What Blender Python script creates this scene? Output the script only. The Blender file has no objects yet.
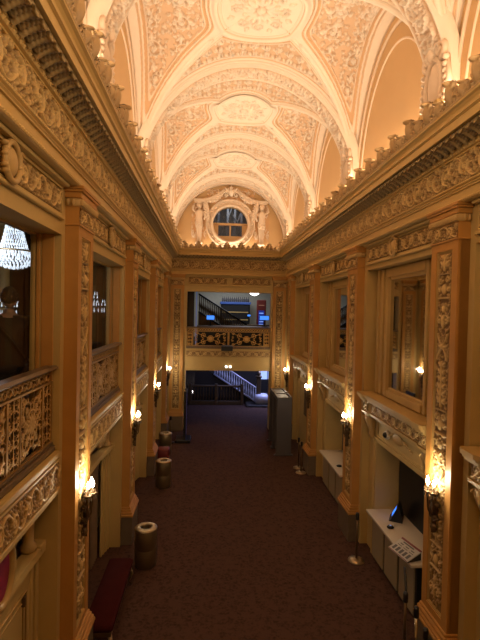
import bpy, bmesh, math, random
import numpy as np
from mathutils import Vector, Matrix
random.seed(7); rng = np.random.default_rng(7)
S = bpy.context.scene; COL = S.collection
PI = math.pi; sin = math.sin; cos = math.cos
# ------------------------------------------------------------------ plan of the hall (metres)
XL, XR = -1.613, 3.227            # pilaster faces
WL, WR = -1.778, 3.392            # wall planes between pilasters
XC = (XL + XR) / 2
Y0, BAY, PW = 5.55, 3.9, 0.68     # first pilaster near edge, spacing, width
YB, YF = 18.4, -2.3               # back wall pilaster face, front wall
TOP = 7.53
PK = range(-2, 4)                 # pilaster indices
pc = lambda k: Y0 + BAY * k + PW / 2
bc = lambda k: pc(k) + BAY / 2    # bay centre k .. k+1
OH = 1.49                         # opening half width
# ------------------------------------------------------------------ materials
def nt(name):
    m = bpy.data.materials.new(name); m.use_nodes = True
    n = m.node_tree.nodes; l = m.node_tree.links
    return m, n, l, n['Principled BSDF']
def rgb(c): return (c[0], c[1], c[2], 1)
def mat(name, col, rough=.5, metal=0, var=.12, scale=6, bump=.0, bscale=60, coat=0, spec=.5):
    m, n, l, b = nt(name)
    tc = n.new('ShaderNodeTexCoord'); no = n.new('ShaderNodeTexNoise'); no.inputs['Scale'].default_value = scale
    no.inputs['Detail'].default_value = 4
    l.new(tc.outputs['Object'], no.inputs['Vector'])
    mx = n.new('ShaderNodeMix'); mx.data_type = 'RGBA'
    mx.inputs['A'].default_value = rgb([c * (1 - var) for c in col]); mx.inputs['B'].default_value = rgb([min(1, c * (1 + var)) for c in col])
    l.new(no.outputs['Fac'], mx.inputs['Factor']); l.new(mx.outputs['Result'], b.inputs['Base Color'])
    b.inputs['Roughness'].default_value = rough; b.inputs['Metallic'].default_value = metal
    b.inputs['Specular IOR Level'].default_value = spec
    if bump:
        n2 = n.new('ShaderNodeTexNoise'); n2.inputs['Scale'].default_value = bscale; l.new(tc.outputs['Object'], n2.inputs['Vector'])
        bp = n.new('ShaderNodeBump'); bp.inputs['Strength'].default_value = bump; bp.inputs['Distance'].default_value = .01
        l.new(n2.outputs['Fac'], bp.inputs['Height']); l.new(bp.outputs['Normal'], b.inputs['Normal'])
    return m
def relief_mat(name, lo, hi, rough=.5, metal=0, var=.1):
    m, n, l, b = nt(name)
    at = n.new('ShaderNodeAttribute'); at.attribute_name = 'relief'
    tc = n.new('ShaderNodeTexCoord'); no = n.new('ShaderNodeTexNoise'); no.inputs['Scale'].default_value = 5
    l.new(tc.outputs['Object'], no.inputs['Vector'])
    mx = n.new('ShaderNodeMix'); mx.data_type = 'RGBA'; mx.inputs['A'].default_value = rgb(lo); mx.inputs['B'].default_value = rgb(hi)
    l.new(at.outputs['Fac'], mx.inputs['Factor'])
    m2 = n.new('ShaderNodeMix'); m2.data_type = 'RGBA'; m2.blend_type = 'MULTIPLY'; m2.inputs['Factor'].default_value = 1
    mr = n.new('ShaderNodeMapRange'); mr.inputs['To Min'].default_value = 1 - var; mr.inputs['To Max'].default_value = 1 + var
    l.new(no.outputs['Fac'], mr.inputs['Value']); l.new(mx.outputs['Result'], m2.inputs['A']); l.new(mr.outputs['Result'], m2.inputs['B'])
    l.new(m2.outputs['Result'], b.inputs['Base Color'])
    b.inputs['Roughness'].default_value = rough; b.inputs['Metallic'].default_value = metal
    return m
def emis(name, col, st, var=0):
    m, n, l, b = nt(name)
    b.inputs['Base Color'].default_value = rgb(col); b.inputs['Emission Color'].default_value = rgb(col); b.inputs['Emission Strength'].default_value = st
    if var:
        tc = n.new('ShaderNodeTexCoord'); no = n.new('ShaderNodeTexNoise'); no.inputs['Scale'].default_value = var
        l.new(tc.outputs['Object'], no.inputs['Vector'])
        mp = n.new('ShaderNodeMapRange'); mp.inputs['From Min'].default_value = .35; mp.inputs['From Max'].default_value = .65
        mp.inputs['To Min'].default_value = st * .3; mp.inputs['To Max'].default_value = st * 1.3
        l.new(no.outputs['Fac'], mp.inputs['Value']); l.new(mp.outputs['Result'], b.inputs['Emission Strength'])
    return m
CREAM = (.56, .405, .155)
M = {}
M['cream'] = mat('cream_paint', CREAM, .55, 0, .10, 3, .1, 90)
M['orange'] = mat('amber_glazed_plaster', (.52, .265, .065), .5, 0, .16, 4, .12, 70)
M['tan'] = mat('tan_paint', (.51, .345, .12), .55, 0, .12, 4)
M['relief'] = relief_mat('gilded_shaded_relief', (.23, .13, .042), (.68, .475, .19), .5)  # low tint is ground paint, deepened to paint in crevice shade
M['leafcove'] = relief_mat('dark_leaf_moulding', (.10, .065, .025), (.36, .255, .11), .5)  # dark brown, darker between the leaves
M['crest'] = relief_mat('shaded_brown_leaf', (.16, .09, .035), (.50, .34, .16), .45)  # brown leaf, darkened to paint in shadow on the hall side
M['beam'] = mat('cornice_paint', (.56, .375, .125), .5, 0, .1, 3)
M['ceil'] = relief_mat('vault_plaster', (.63, .38, .19), (.84, .72, .58), .6, 0, .05)
M['ceilflat'] = mat('apricot_plaster', (.62, .40, .19), .6, 0, .06, 2)
M['plinth'] = mat('grey_stone_plinth', (.17, .13, .09), .4, 0, .2, 8)
M['gold'] = relief_mat('gilded_ironwork', (.10, .05, .015), (.62, .38, .12), .35, .55)
M['bronze'] = mat('dark_bronze', (.14, .09, .045), .4, .5, .2, 10)
M['rail'] = mat('dark_rail', (.16, .11, .065), .35, 0, .2, 8)
M['brass'] = mat('brushed_brass', (.34, .27, .15), .38, .9, .12, 3)
M['brassl'] = mat('polished_brass', (.42, .32, .19), .42, .9, .1, 3)
M['chrome'] = mat('chrome', (.7, .7, .7), .15, 1)
M['black'] = mat('black_plastic', (.012, .012, .013), .4)
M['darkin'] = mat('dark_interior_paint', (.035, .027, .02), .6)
M['velvet'] = mat('dark_red_velvet', (.050, .008, .008), .95, 0, .25, 9, spec=.08)
M['red'] = mat('red_vinyl', (.16, .018, .012), .5)
M['grey'] = mat('grey_laminate', (.088, .082, .088), .5, 0, .06)
M['greyd'] = mat('dark_grey_laminate', (.075, .07, .072), .5, 0, .06)
M['white'] = mat('off_white_laminate', (.62, .55, .45), .35, 0, .04)
M['panel'] = mat('beige_panel', (.36, .30, .19), .45, 0, .08)
M['marble'] = mat('white_marble', (.6, .6, .66), .3, 0, .1)
M['mirror'] = mat('mirror_glass', (.62, .60, .56), .03, 1, .0)
M['crystal'] = emis('lit_crystal', (.86, .92, 1.0), .85, 9)
M['bulb'] = emis('candle_bulb', (1.0, .88, .72), 60)
M['blue'] = emis('blue_screen', (.06, .26, .95), 1.1)
M['dome'] = emis('lit_glass_dome', (1.0, .97, .9), 4)
M['win'] = emis('blue_daylight_window', (.36, .50, 1.0), 1.1)
M['skin'] = mat('skin', (.45, .27, .19), .5)
M['hair'] = mat('dark_brown_hair', (.03, .02, .014), .6, 0, .3, 40, .5, 200)
M['jacket'] = mat('dark_jacket', (.022, .018, .017), .8, 0, .3, 12)
M['strap'] = mat('black_strap', (.006, .006, .007), .6)
M['paper'] = mat('printed_paper', (.45, .42, .38), .5)
M['drape'] = mat('brown_drape', (.20, .125, .07), .8, 0, .2, 5)
M['palewall'] = mat('pale_plaster', (.50, .47, .36), .6)
M['lobbyfloor'] = None
def glass(name, tint=(1, 1, 1), refl=.1):
    m, n, l, b = nt(name); n.remove(b)
    t = n.new('ShaderNodeBsdfTransparent'); t.inputs['Color'].default_value = rgb(tint)
    g = n.new('ShaderNodeBsdfGlossy'); g.inputs['Roughness'].default_value = .03
    f = n.new('ShaderNodeFresnel'); f.inputs['IOR'].default_value = 1.45
    mx = n.new('ShaderNodeMixShader'); ge = n.new('ShaderNodeNewGeometry'); mu = n.new('ShaderNodeMath'); mu.operation = 'MULTIPLY'; iv = n.new('ShaderNodeMath'); iv.operation = 'SUBTRACT'; iv.inputs[0].default_value = 1; l.new(ge.outputs['Backfacing'], iv.inputs[1]); l.new(f.outputs[0], mu.inputs[0]); l.new(iv.outputs[0], mu.inputs[1]); l.new(mu.outputs[0], mx.inputs[0]); l.new(t.outputs[0], mx.inputs[1]); l.new(g.outputs[0], mx.inputs[2])
    l.new(mx.outputs[0], n['Material Output'].inputs['Surface']); return m
M['glass'] = glass('window_glass', (.9, .92, .92))
def carpet_mat():
    m, n, l, b = nt('dark_patterned_carpet')
    tc = n.new('ShaderNodeTexCoord')
    v = n.new('ShaderNodeTexVoronoi'); v.inputs['Scale'].default_value = 9; l.new(tc.outputs['Object'], v.inputs['Vector'])
    no = n.new('ShaderNodeTexNoise'); no.inputs['Scale'].default_value = 22; no.inputs['Detail'].default_value = 6; l.new(tc.outputs['Object'], no.inputs['Vector'])
    cr = n.new('ShaderNodeValToRGB'); e = cr.color_ramp.elements
    e[0].position = .38; e[0].color = (.032, .017, .014, 1); e[1].position = .72; e[1].color = (.086, .044, .031, 1)
    mm = n.new('ShaderNodeMath'); mm.operation = 'MULTIPLY_ADD'; mm.inputs[1].default_value = .35
    l.new(v.outputs['Distance'], mm.inputs[0]); l.new(no.outputs['Fac'], mm.inputs[2]); l.new(mm.outputs[0], cr.inputs[0])
    l.new(cr.outputs[0], b.inputs['Base Color']); b.inputs['Roughness'].default_value = .95; b.inputs['Specular IOR Level'].default_value = .1
    bp = n.new('ShaderNodeBump'); bp.inputs['Strength'].default_value = .3; bp.inputs['Distance'].default_value = .005
    l.new(no.outputs['Fac'], bp.inputs['Height']); l.new(bp.outputs[0], b.inputs['Normal'])
    return m
M['carpet'] = carpet_mat()
# ------------------------------------------------------------------ mesh builder
class MB:
    def __init__(s): s.v = []; s.f = []; s.a = []
    def add(s, vs, fs, a=None):
        o = len(s.v); s.v += [tuple(p) for p in vs]; s.f += [tuple(i + o for i in f) for f in fs]
        s.a += list(a) if a is not None else [.7] * len(vs); return s
    def box(s, x0, x1, y0, y1, z0, z1, a=.7):
        p = [(x, y, z) for x in (x0, x1) for y in (y0, y1) for z in (z0, z1)]
        return s.add(p, [(0, 1, 3, 2), (4, 6, 7, 5), (0, 4, 5, 1), (2, 3, 7, 6), (0, 2, 6, 4), (1, 5, 7, 3)], [a] * 8)
    def bbox(s, x0, x1, y0, y1, z0, z1, b=.01):     # bevelled box (octagonal plan, chamfered top and bottom)
        def ring(z, i):
            X0, X1, Y0_, Y1 = x0 + i, x1 - i, y0 + i, y1 - i
            return [(X0 + b, Y0_, z), (X1 - b, Y0_, z), (X1, Y0_ + b, z), (X1, Y1 - b, z), (X1 - b, Y1, z), (X0 + b, Y1, z), (X0, Y1 - b, z), (X0, Y0_ + b, z)]
        R = ring(z0, b * .7) + ring(z0 + b, 0) + ring(z1 - b, 0) + ring(z1, b * .7)
        F = [tuple(range(7, -1, -1)), tuple(range(24, 32))]
        for r in range(3):
            for i in range(8): F.append((r * 8 + i, r * 8 + (i + 1) % 8, r * 8 + 8 + (i + 1) % 8, r * 8 + 8 + i))
        return s.add(R, F)
    def tube(s, pts, r, n=8, cap=True, closed=False):
        pts = [Vector(p) for p in pts]; m = len(pts); V = []; F = []
        rr = r if hasattr(r, '__len__') else [r] * m
        up = None
        for i, p in enumerate(pts):
            a = pts[(i - 1) % m] if (i or closed) else p; b = pts[(i + 1) % m] if (i < m - 1 or closed) else p
            t = (b - a).normalized() if (b - a).length > 1e-9 else Vector((0, 0, 1))
            if up is None: up = Vector((0, 0, 1)) if abs(t.z) < .9 else Vector((1, 0, 0))
            u = (up - t * up.dot(t)); u = u.normalized() if u.length > 1e-6 else t.orthogonal().normalized(); w = t.cross(u); up = u
            for k in range(n): V.append(p + (u * cos(2 * PI * k / n) + w * sin(2 * PI * k / n)) * rr[i])
        for i in range(m if closed else m - 1):
            for k in range(n): F.append((i * n + k, i * n + (k + 1) % n, ((i + 1) % m) * n + (k + 1) % n, ((i + 1) % m) * n + k))
        if cap and not closed: F += [tuple(range(n - 1, -1, -1)), tuple(range((m - 1) * n, m * n))]
        return s.add(V, F)
    def lathe(s, prof, c=(0, 0, 0), n=24, ax='z', sy=1, closed=False):
        V = []; F = []; m = len(prof)
        for r, h in prof:
            for k in range(n):
                x, y = r * cos(2 * PI * k / n), r * sin(2 * PI * k / n) * sy
                p = (x, y, h) if ax == 'z' else ((h, x, y) if ax == 'x' else (x, h, y))
                V.append((p[0] + c[0], p[1] + c[1], p[2] + c[2]))
        for i in range(m - 1 + (1 if closed else 0)):
            j = (i + 1) % m
            for k in range(n): F.append((i * n + k, i * n + (k + 1) % n, j * n + (k + 1) % n, j * n + k))
        if not closed: F += [tuple(range(n - 1, -1, -1)), tuple(range((m - 1) * n, m * n))]
        return s.add(V, F)
    def ell(s, c, r, nu=12, nv=8, rot=None):
        V = [];
        for i in range(nv + 1):
            t = PI * i / nv
            for k in range(nu):
                q = Vector((r[0] * sin(t) * cos(2 * PI * k / nu), r[1] * sin(t) * sin(2 * PI * k / nu), r[2] * cos(t)))
                if rot: q = rot @ q
                V.append(q + Vector(c))
        F = [(i * nu + k, i * nu + (k + 1) % nu, (i + 1) * nu + (k + 1) % nu, (i + 1) * nu + k) for i in range(nv) for k in range(nu)]
        return s.add(V, F)
    def prism(s, poly, d0, d1, ax='x'):             # polygon in the other two axes, extruded
        def P(a, b, d): return {'x': (d, a, b), 'y': (a, d, b), 'z': (a, b, d)}[ax]
        n = len(poly); V = [P(a, b, d0) for a, b in poly] + [P(a, b, d1) for a, b in poly]
        F = [tuple(range(n - 1, -1, -1)), tuple(range(n, 2 * n))] + [(i, (i + 1) % n, n + (i + 1) % n, n + i) for i in range(n)]
        return s.add(V, F)
    def grid(s, P, a=None, mask=None):              # P: (m,n,3) array
        m, n, _ = P.shape
        idx = np.arange(m * n).reshape(m, n)
        q = np.stack([idx[:-1, :-1], idx[1:, :-1], idx[1:, 1:], idx[:-1, 1:]], -1).reshape(-1, 4)
        if mask is not None: q = q[mask[:-1, :-1].reshape(-1)]
        return s.add(P.reshape(-1, 3).tolist(), q.tolist(), a.reshape(-1).tolist() if a is not None else None)
    def build(s, name, m, parent=None, smooth=False, loc=None, rot=None, fix=True):
        me = bpy.data.meshes.new(name); me.from_pydata(s.v, [], s.f)
        at = me.attributes.new('relief', 'FLOAT', 'POINT'); at.data.foreach_set('value', np.array(s.a, dtype=np.float32))
        if fix:
            bm = bmesh.new(); bm.from_mesh(me)
            lv = [v for v in bm.verts if not v.link_faces]
            if lv: bmesh.ops.delete(bm, geom=lv, context='VERTS')
            bmesh.ops.recalc_face_normals(bm, faces=bm.faces); bm.to_mesh(me); bm.free()
        me.materials.append(M[m] if isinstance(m, str) else m)
        if smooth: me.polygons.foreach_set('use_smooth', [True] * len(me.polygons))
        o = bpy.data.objects.new(name, me); COL.objects.link(o); o.parent = parent
        if loc is not None: o.location = loc
        if rot is not None: o.rotation_euler = rot
        return o
def tag(o, label, cat, group=None, kind=None):
    o['label'] = label; o['category'] = cat
    if group: o['group'] = group
    if kind: o['kind'] = kind
    return o
def struct(o): o['kind'] = 'structure'; return o
def thing(name, label, cat, loc=(0, 0, 0), rz=0, group=None):
    o = bpy.data.objects.new(name, None); COL.objects.link(o); o.location = loc; o.rotation_euler = (0, 0, rz)
    o.empty_display_size = .1
    return tag(o, label, cat, group)
def dup(root, loc, rz, label, group=None):
    r = root.copy(); COL.objects.link(r); r.location = loc; r.rotation_euler = (0, 0, rz); r['label'] = label
    if group: r['group'] = group
    def rec(a, b):
        for ch in list(a.children):
            c = ch.copy(); COL.objects.link(c); c.parent = b; rec(ch, c)
    rec(root, r); return r
# ------------------------------------------------------------------ relief drawing
class Cv:
    def __init__(s, w, h, res=.01, wrap=True):
        s.res = res; s.nu = int(round(w / res)); s.nv = int(round(h / res)) + 1; s.w = w; s.h = h; s.wrap = wrap
        s.H = np.zeros((s.nv, s.nu))
    def blob(s, x, y, rx, ry=None, ang=0, h=1):
        ry = ry or rx; R = max(rx, ry); r = s.res
        i0 = int((x - R) / r) - 1; i1 = int((x + R) / r) + 2; j0 = max(0, int((y - R) / r) - 1); j1 = min(s.nv, int((y + R) / r) + 2)
        if j1 <= j0: return
        ii = np.arange(i0, i1)
        if not s.wrap: ii = ii[(ii >= 0) & (ii < s.nu)]
        if len(ii) == 0: return
        X, Y = np.meshgrid(ii * r - x, np.arange(j0, j1) * r - y)
        c, sn = cos(ang), sin(ang); a = (X * c + Y * sn) / rx; b = (-X * sn + Y * c) / ry
        v = h * np.sqrt(np.clip(1 - a * a - b * b, 0, 1)); im = ii % s.nu
        s.H[j0:j1, im] = np.maximum(s.H[j0:j1, im], v)
    def stroke(s, pts, r0, r1=None, h=1):
        r1 = r0 if r1 is None else r1; L = 0; n = len(pts)
        for i in range(n - 1):
            a, b = pts[i], pts[i + 1]; d = math.hypot(b[0] - a[0], b[1] - a[1]); k = max(1, int(d / (s.res * .8)))
            for j in range(k):
                t = j / k; f = (i + t) / (n - 1); s.blob(a[0] + (b[0] - a[0]) * t, a[1] + (b[1] - a[1]) * t, r0 + (r1 - r0) * f, h=h)
    def leaf(s, x, y, L, ang, h=1, w=.38):
        for k in (-.55, 0, .55):
            a = ang + k; l = L * (1 if k == 0 else .75)
            s.blob(x + cos(a) * l * .5, y + sin(a) * l * .5, l * .55, l * w * .5, a, h * (1 if k == 0 else .8))
    def spiral(s, cx, cy, R, a0, dr, turns=1.6, lw=.016, leaves=True, flower=True, h=1):
        pts = []; N = int(26 * turns)
        for i in range(N + 1):
            t = i / N; r = R * (1 - .86 * t ** .8); a = a0 + dr * 2 * PI * turns * t; pts.append((cx + r * cos(a), cy + r * sin(a)))
        s.stroke(pts, lw, lw * .6, h)
        if leaves:
            for i in range(1, int(N * .62), 3):
                p = pts[i]; a = math.atan2(p[1] - cy, p[0] - cx); s.leaf(p[0], p[1], R * .42, a + dr * .8, h * .8)
        if flower:
            for k in range(5): s.blob(cx + R * .17 * cos(k * 1.257), cy + R * .17 * sin(k * 1.257), R * .13, h=h)
            s.blob(cx, cy, R * .1, h=h * 1.25)
def rinceau(P, Hh, res=.01, seed=1):
    c = Cv(P, Hh, res); r = random.Random(seed); m = Hh / 2
    for i in range(int(420 * P * Hh / .3)): c.leaf(r.random() * P, r.random() * Hh, Hh * (.10 + .06 * r.random()), r.random() * 6.28, .35 + .45 * r.random())
    for i in (0, 1):
        cx = (i + .5) * P / 2; d = 1 if i else -1
        c.stroke([(cx - P / 4 + P / 2 * t, m + d * Hh * .44 * cos((t - .0) * PI)) for t in np.linspace(0, 1, 16)], .017, .017, .8)
        c.spiral(cx, m, min(Hh * .36, P * .19), (PI / 2 if d > 0 else -PI / 2) + PI, d, 1.5, .016)
        c.leaf(cx + P / 4, m + d * Hh * .3, Hh * .22, d * PI / 2, .9)
    c.H[0] = 0; c.H[-1] = 0
    return c
def candelabra(w, L, res=.01, seed=3):        # vertical symmetric grotesque, v along length
    c = Cv(w, L, res, wrap=False); r = random.Random(seed); m = w / 2; y = .1; k = 0
    while y < L - .15:
        kind = k % 4; u = w / .36
        if kind == 0:      # scroll pair with vase
            for sg in (-1, 1):
                c.spiral(m + sg * .088 * u, y + .14, .072 * u, PI / 2 + sg * PI / 2, -sg, 1.4, .013)
                c.leaf(m + sg * .05, y + .28, .10, PI / 2 + sg * .9, .8); c.leaf(m + sg * .1, y + .33, .07, PI / 2 - sg * 1.2, .7)
            c.blob(m, y + .12, .03, .11, 0, 1.2); c.blob(m, y + .28, .04, .05, 0, 1); y += .42
        elif kind == 1:    # bar and mask
            c.stroke([(m - .14 * u, y + .02), (m + .14 * u, y + .02)], .012); c.blob(m, y + .14, .06, .08, 0, 1.2)
            for sg in (-1, 1): c.leaf(m + sg * .07, y + .12, .11, PI / 2 - sg * 1.1, .9); c.spiral(m + sg * .09 * u, y + .26, .055, 0, sg, 1.2, .011, False)
            c.stroke([(m - .14 * u, y + .35), (m + .14 * u, y + .35)], .01); y += .40
        elif kind == 2:    # tall stem with leaves
            c.stroke([(m, y), (m, y + .62)], .016)
            for j in range(6):
                for sg in (-1, 1): c.leaf(m + sg * .015, y + .05 + j * .1, .14 - .008 * j, PI / 2 - sg * .95, .9)
            y += .64
        else:              # crossing ribbons
            for sg in (-1, 1): c.stroke([(m + sg * .12 * u * cos(t * PI), y + .36 * t) for t in np.linspace(0, 1, 14)], .013)
            c.blob(m, y + .18, .045, .045, 0, 1.2)
            for sg in (-1, 1): c.leaf(m, y + .18, .12, PI / 2 - sg * 1.57, .9)
            y += .40
        k += 1
    for i in range(int(L * 75)):
        x = r.random() * w / 2; yy = r.random() * L; a = r.random() * 6.28
        c.leaf(m + x, yy, .05, a, .6); c.leaf(m - x, yy, .05, PI - a, .6)
    for q in (c.H[0], c.H[-1], c.H[:, 0], c.H[:, -1]): q[:] = 0
    return c
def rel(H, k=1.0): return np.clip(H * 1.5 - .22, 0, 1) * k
# relief patch in local wall coordinates: u along y, v along z, height towards +x
def patch(mb, cv, x, y0, z0, amp=.03, length=None, sgn=1, axis='yz', transpose=False, height=None):
    H = cv.H if not transpose else cv.H
    if length:
        n = int(round(length / cv.res)) + 1; reps = int(math.ceil(n / H.shape[1])) + 1
        H = np.tile(H, (1, reps))[:, :n]
    nv, nu = H.shape
    h = height or cv.h
    U = np.linspace(0, length or cv.w, nu)[None, :].repeat(nv, 0); V = np.linspace(0, h, nv)[:, None].repeat(nu, 1)
    P = np.stack([x + sgn * H * amp, y0 + U, z0 + V], -1)
    mb.grid(P, rel(H)); return mb
def puffy(mb, cv, x, y0, z0, amp=.02, thr=.12, sc=1, back=True):   # pierced ornament, both faces
    H = cv.H; nv, nu = H.shape; mask = H > thr
    U = (np.arange(nu) * cv.res * sc)[None, :].repeat(nv, 0); V = (np.arange(nv) * cv.res * sc)[:, None].repeat(nu, 1)
    A = rel(H)
    for s_ in ((1, -1) if back else (1,)):
        mb.grid(np.stack([x + s_ * (H - thr * .5) * amp, y0 + U, z0 + V], -1), A, mask)
    return mb
RIN = rinceau(.84, .36, .009, 1)       # main frieze
RSM = rinceau(.62, .24, .009, 5)        # small friezes
CAND = candelabra(.38, 4.86, .010, 3)
# ================================================================== SETTING
FLR = MB().box(-6, 6.4, -2.6, 27.5, -.12, 0).build('floor', 'carpet'); struct(FLR)
# ---- left wall: layer between wall plane and deep plane, openings per bay
def wall_side(name, xw, xdeep, xover, low_top, sgn):
    m = MB(); a, b = sorted((xw, xdeep)); segs = []
    ys = YF
    for k in range(-2, 3):
        c = bc(k)
        m.box(a, b, ys, c - OH, 0, 6.5) if c - OH > ys else None
        m.box(a, b, c - OH, c + OH, 5.90 if sgn < 0 else 5.97, 6.5)          # lintel
        if sgn < 0: m.box(a, b, c - OH, c + OH, 2.78, 3.22)
        ys = c + OH
    m.box(a, b, ys, YB + .6, 0, 6.5)
    a2, b2 = sorted((xover, xdeep)); m.box(a2, b2, YF, YB + .6, 6.5, TOP + .02)
    return m
wl = wall_side('wall_left', WL, -2.09, XL, 2.78, -1)
# lunette wall above the cornice
AX = 2.42
wl.box(XC - AX - .3, XC - AX, YF, YB + .5, TOP, 10.6)
WALLL = struct(wl.build('wall_left', 'cream'))
wr = wall_side('wall_right', WR, 3.66, XR, 2.38, 1)
wr.box(XC + AX, XC + AX + .3, YF, YB + .5, TOP, 10.6)
wr.box(3.66, 4.35, YF, YB + .6, 2.5, 6.5)                # solid behind mirrors
ys = YF
for k in range(-2, 3):                                   # lower zone, recessed face at 3.556 with the counter alcoves
    c = bc(k)
    if k in (0, 1):
        wr.box(3.556, 4.35, ys, c - 1.04, 0, 2.5); wr.box(3.556, 4.35, c - 1.04, c + 1.04, 2.38, 2.5); wr.box(4.2, 4.35, c - 1.04, c + 1.04, 0, 2.38)
        ys = c + 1.04
wr.box(3.556, 4.35, ys, YB + .6, 0, 2.5)
for k in range(-2, 3): wr.box(3.556, 3.67, bc(k) - OH, bc(k) + OH, 2.5, 3.0)
WALLR = struct(wr.build('wall_right', 'cream'))
# ---- front wall (behind the camera)
struct(MB().box(-2.1, 3.7, YF - .3, YF, 0, 10.6).build('wall_front', 'cream'))
# ---- back wall with the two big openings
BX0, BX1 = -.93, 2.63; BP = YB + .165
wb = MB()
wb.box(-2.1, BX0, BP, 18.95, 0, 6.5).box(BX1, 3.7, BP, 18.95, 0, 6.5).box(BX0, BX1, BP, 18.95, 5.82, 6.5).box(BX0, BX1, BP, 18.95, 2.5, 3.42)
wb.box(-2.1, 3.7, YB, 18.95, 6.5, TOP + .02)
WALLB = struct(wb.build('wall_back', 'cream'))
# casing mouldings (trim)
tr = MB()
def frame_yz(m, x, y0, y1, z0, z1, w, d, sgn, bottom=True):
    a, b = sorted((x, x + sgn * d))
    m.box(a, b, y0, y0 + w, z0, z1).box(a, b, y1 - w, y1, z0, z1).box(a, b, y0 + w, y1 - w, z1 - w, z1)
    if bottom: m.box(a, b, y0 + w, y1 - w, z0, z0 + w)
    return m
# ---- cornice: profile swept round the room with mitred corners
def ring_sweep(prof, mb, a=.7):
    V = []; F = []; n = len(prof)
    for o, z in prof: V += [(XL + o, YF + o, z), (XL + o, YB - o, z), (XR - o, YB - o, z), (XR - o, YF + o, z)]
    for i in range(n - 1):
        for k in range(4): F.append((i * 4 + k, i * 4 + (k + 1) % 4, i * 4 + 4 + (k + 1) % 4, i * 4 + 4 + k))
    mb.add(V, F, [a] * len(V))
cor = MB()
ring_sweep([(0, 6.50), (.02, 6.51), (.02, 6.54), (.008, 6.55), (.008, 6.645), (.03, 6.65), (.03, 6.665), (.045, 6.68), (.03, 6.70), (.055, 6.715), (.055, 6.735), (.01, 6.745), (0, 6.75)], cor)
ring_sweep([(0, 7.10), (.03, 7.105), (.03, 7.125), (.06, 7.135), (.07, 7.155), (.05, 7.17), (.075, 7.18), (.075, 7.2)], cor)
ring_sweep([(.265, 7.285), (.32, 7.285), (.32, 7.385), (.335, 7.39), (.33, 7.40), (.345, 7.405), (.345, 7.425), (.335, 7.43), (.34, 7.46), (.36, 7.49), (.39, 7.505), (.39, 7.53), (.0, 7.535)], cor)
CORN = struct(cor.build('trim_1', 'beam'))
# architrave beads
beads = MB()
def bead_row(mb, x, z, y0, y1, r, st, ax='y'):
    n = int((y1 - y0) / st)
    for i in range(n):
        c = y0 + (i + .5) * st
        p = (x, c, z) if ax == 'y' else (c, x, z)
        # small octahedral bead
        V = [(p[0] - r, p[1], p[2]), (p[0] + r, p[1], p[2]), (p[0], p[1] - r, p[2]), (p[0], p[1] + r, p[2]), (p[0], p[1], p[2] - r), (p[0], p[1], p[2] + r)]
        mb.add(V, [(0, 2, 4), (2, 1, 4), (1, 3, 4), (3, 0, 4), (2, 0, 5), (1, 2, 5), (3, 1, 5), (0, 3, 5)], [1] * 6)
for x, sg in ((XL, 1), (XR, -1)):
    bead_row(beads, x + sg * .022, 6.525, 3, YB, .018, .045)
    bead_row(beads, x + sg * .06, 7.155, 3, YB, .026, .06)
    bead_row(beads, x + sg * .05, 6.725, 3, YB, .016, .04)
bead_row(beads, YB - .022, 6.525, XL, XR, .018, .045, 'x'); bead_row(beads, YB - .06, 7.155, XL, XR, .026, .06, 'x')
beads.build('bead_moulding', 'relief', CORN, fix=False)
# frieze relief, continuous on three walls
fz = MB(); L = YB - 1.0
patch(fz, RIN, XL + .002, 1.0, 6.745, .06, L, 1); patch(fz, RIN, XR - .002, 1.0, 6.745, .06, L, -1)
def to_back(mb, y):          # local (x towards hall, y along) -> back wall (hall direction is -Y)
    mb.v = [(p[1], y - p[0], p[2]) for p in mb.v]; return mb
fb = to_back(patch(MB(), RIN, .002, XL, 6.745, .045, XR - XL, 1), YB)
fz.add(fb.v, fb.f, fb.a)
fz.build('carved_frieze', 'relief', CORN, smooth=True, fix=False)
# leaf cove under the corona: row of drooping acanthus leaves on a sloping soffit
LE = Cv(.15, .30, .0107)
for q in range(1):
    x = .075
    for k in range(5):
        t = k / 4; LE.leaf(x, .03 + .20 * t, .13, PI / 2 - .8, .6 + .4 * t); LE.leaf(x, .03 + .20 * t, .10, PI / 2 + .9, .8 + .2 * t)
    LE.stroke([(x, .0), (x, .28)], .016, .016, 1.2); LE.blob(x, .25, .05, .03, 0, 1.5)
lc = MB()
def cove(y0, length):
    n = int(round(length / LE.res)) + 1; H = np.tile(LE.H, (1, int(length / LE.w) + 2))[:, :n]; nv = H.shape[0]
    t = np.linspace(0, 1, nv); ox = .07 + .20 * t; oz = 7.195 + .095 * np.sin(t * PI / 2)
    # bulging leaves: displaced down and out
    U = np.linspace(0, length, n)[None, :].repeat(nv, 0)
    return np.stack([ox[:, None] + H * .03, y0 + U, oz[:, None] - H * .05], -1), rel(H)
P, A = cove(1.0, YB - 1.0)
Q = P.copy(); Q[..., 0] = XL + P[..., 0]; lc.grid(Q, A); Q = P.copy(); Q[..., 0] = XR - P[..., 0]; lc.grid(Q, A)
P, A = cove(XL, XR - XL); Q = np.stack([P[..., 1], YB - P[..., 0], P[..., 2]], -1); lc.grid(Q, A)
lc.build('leaf_cove', 'leafcove', CORN, smooth=True, fix=False)
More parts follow.
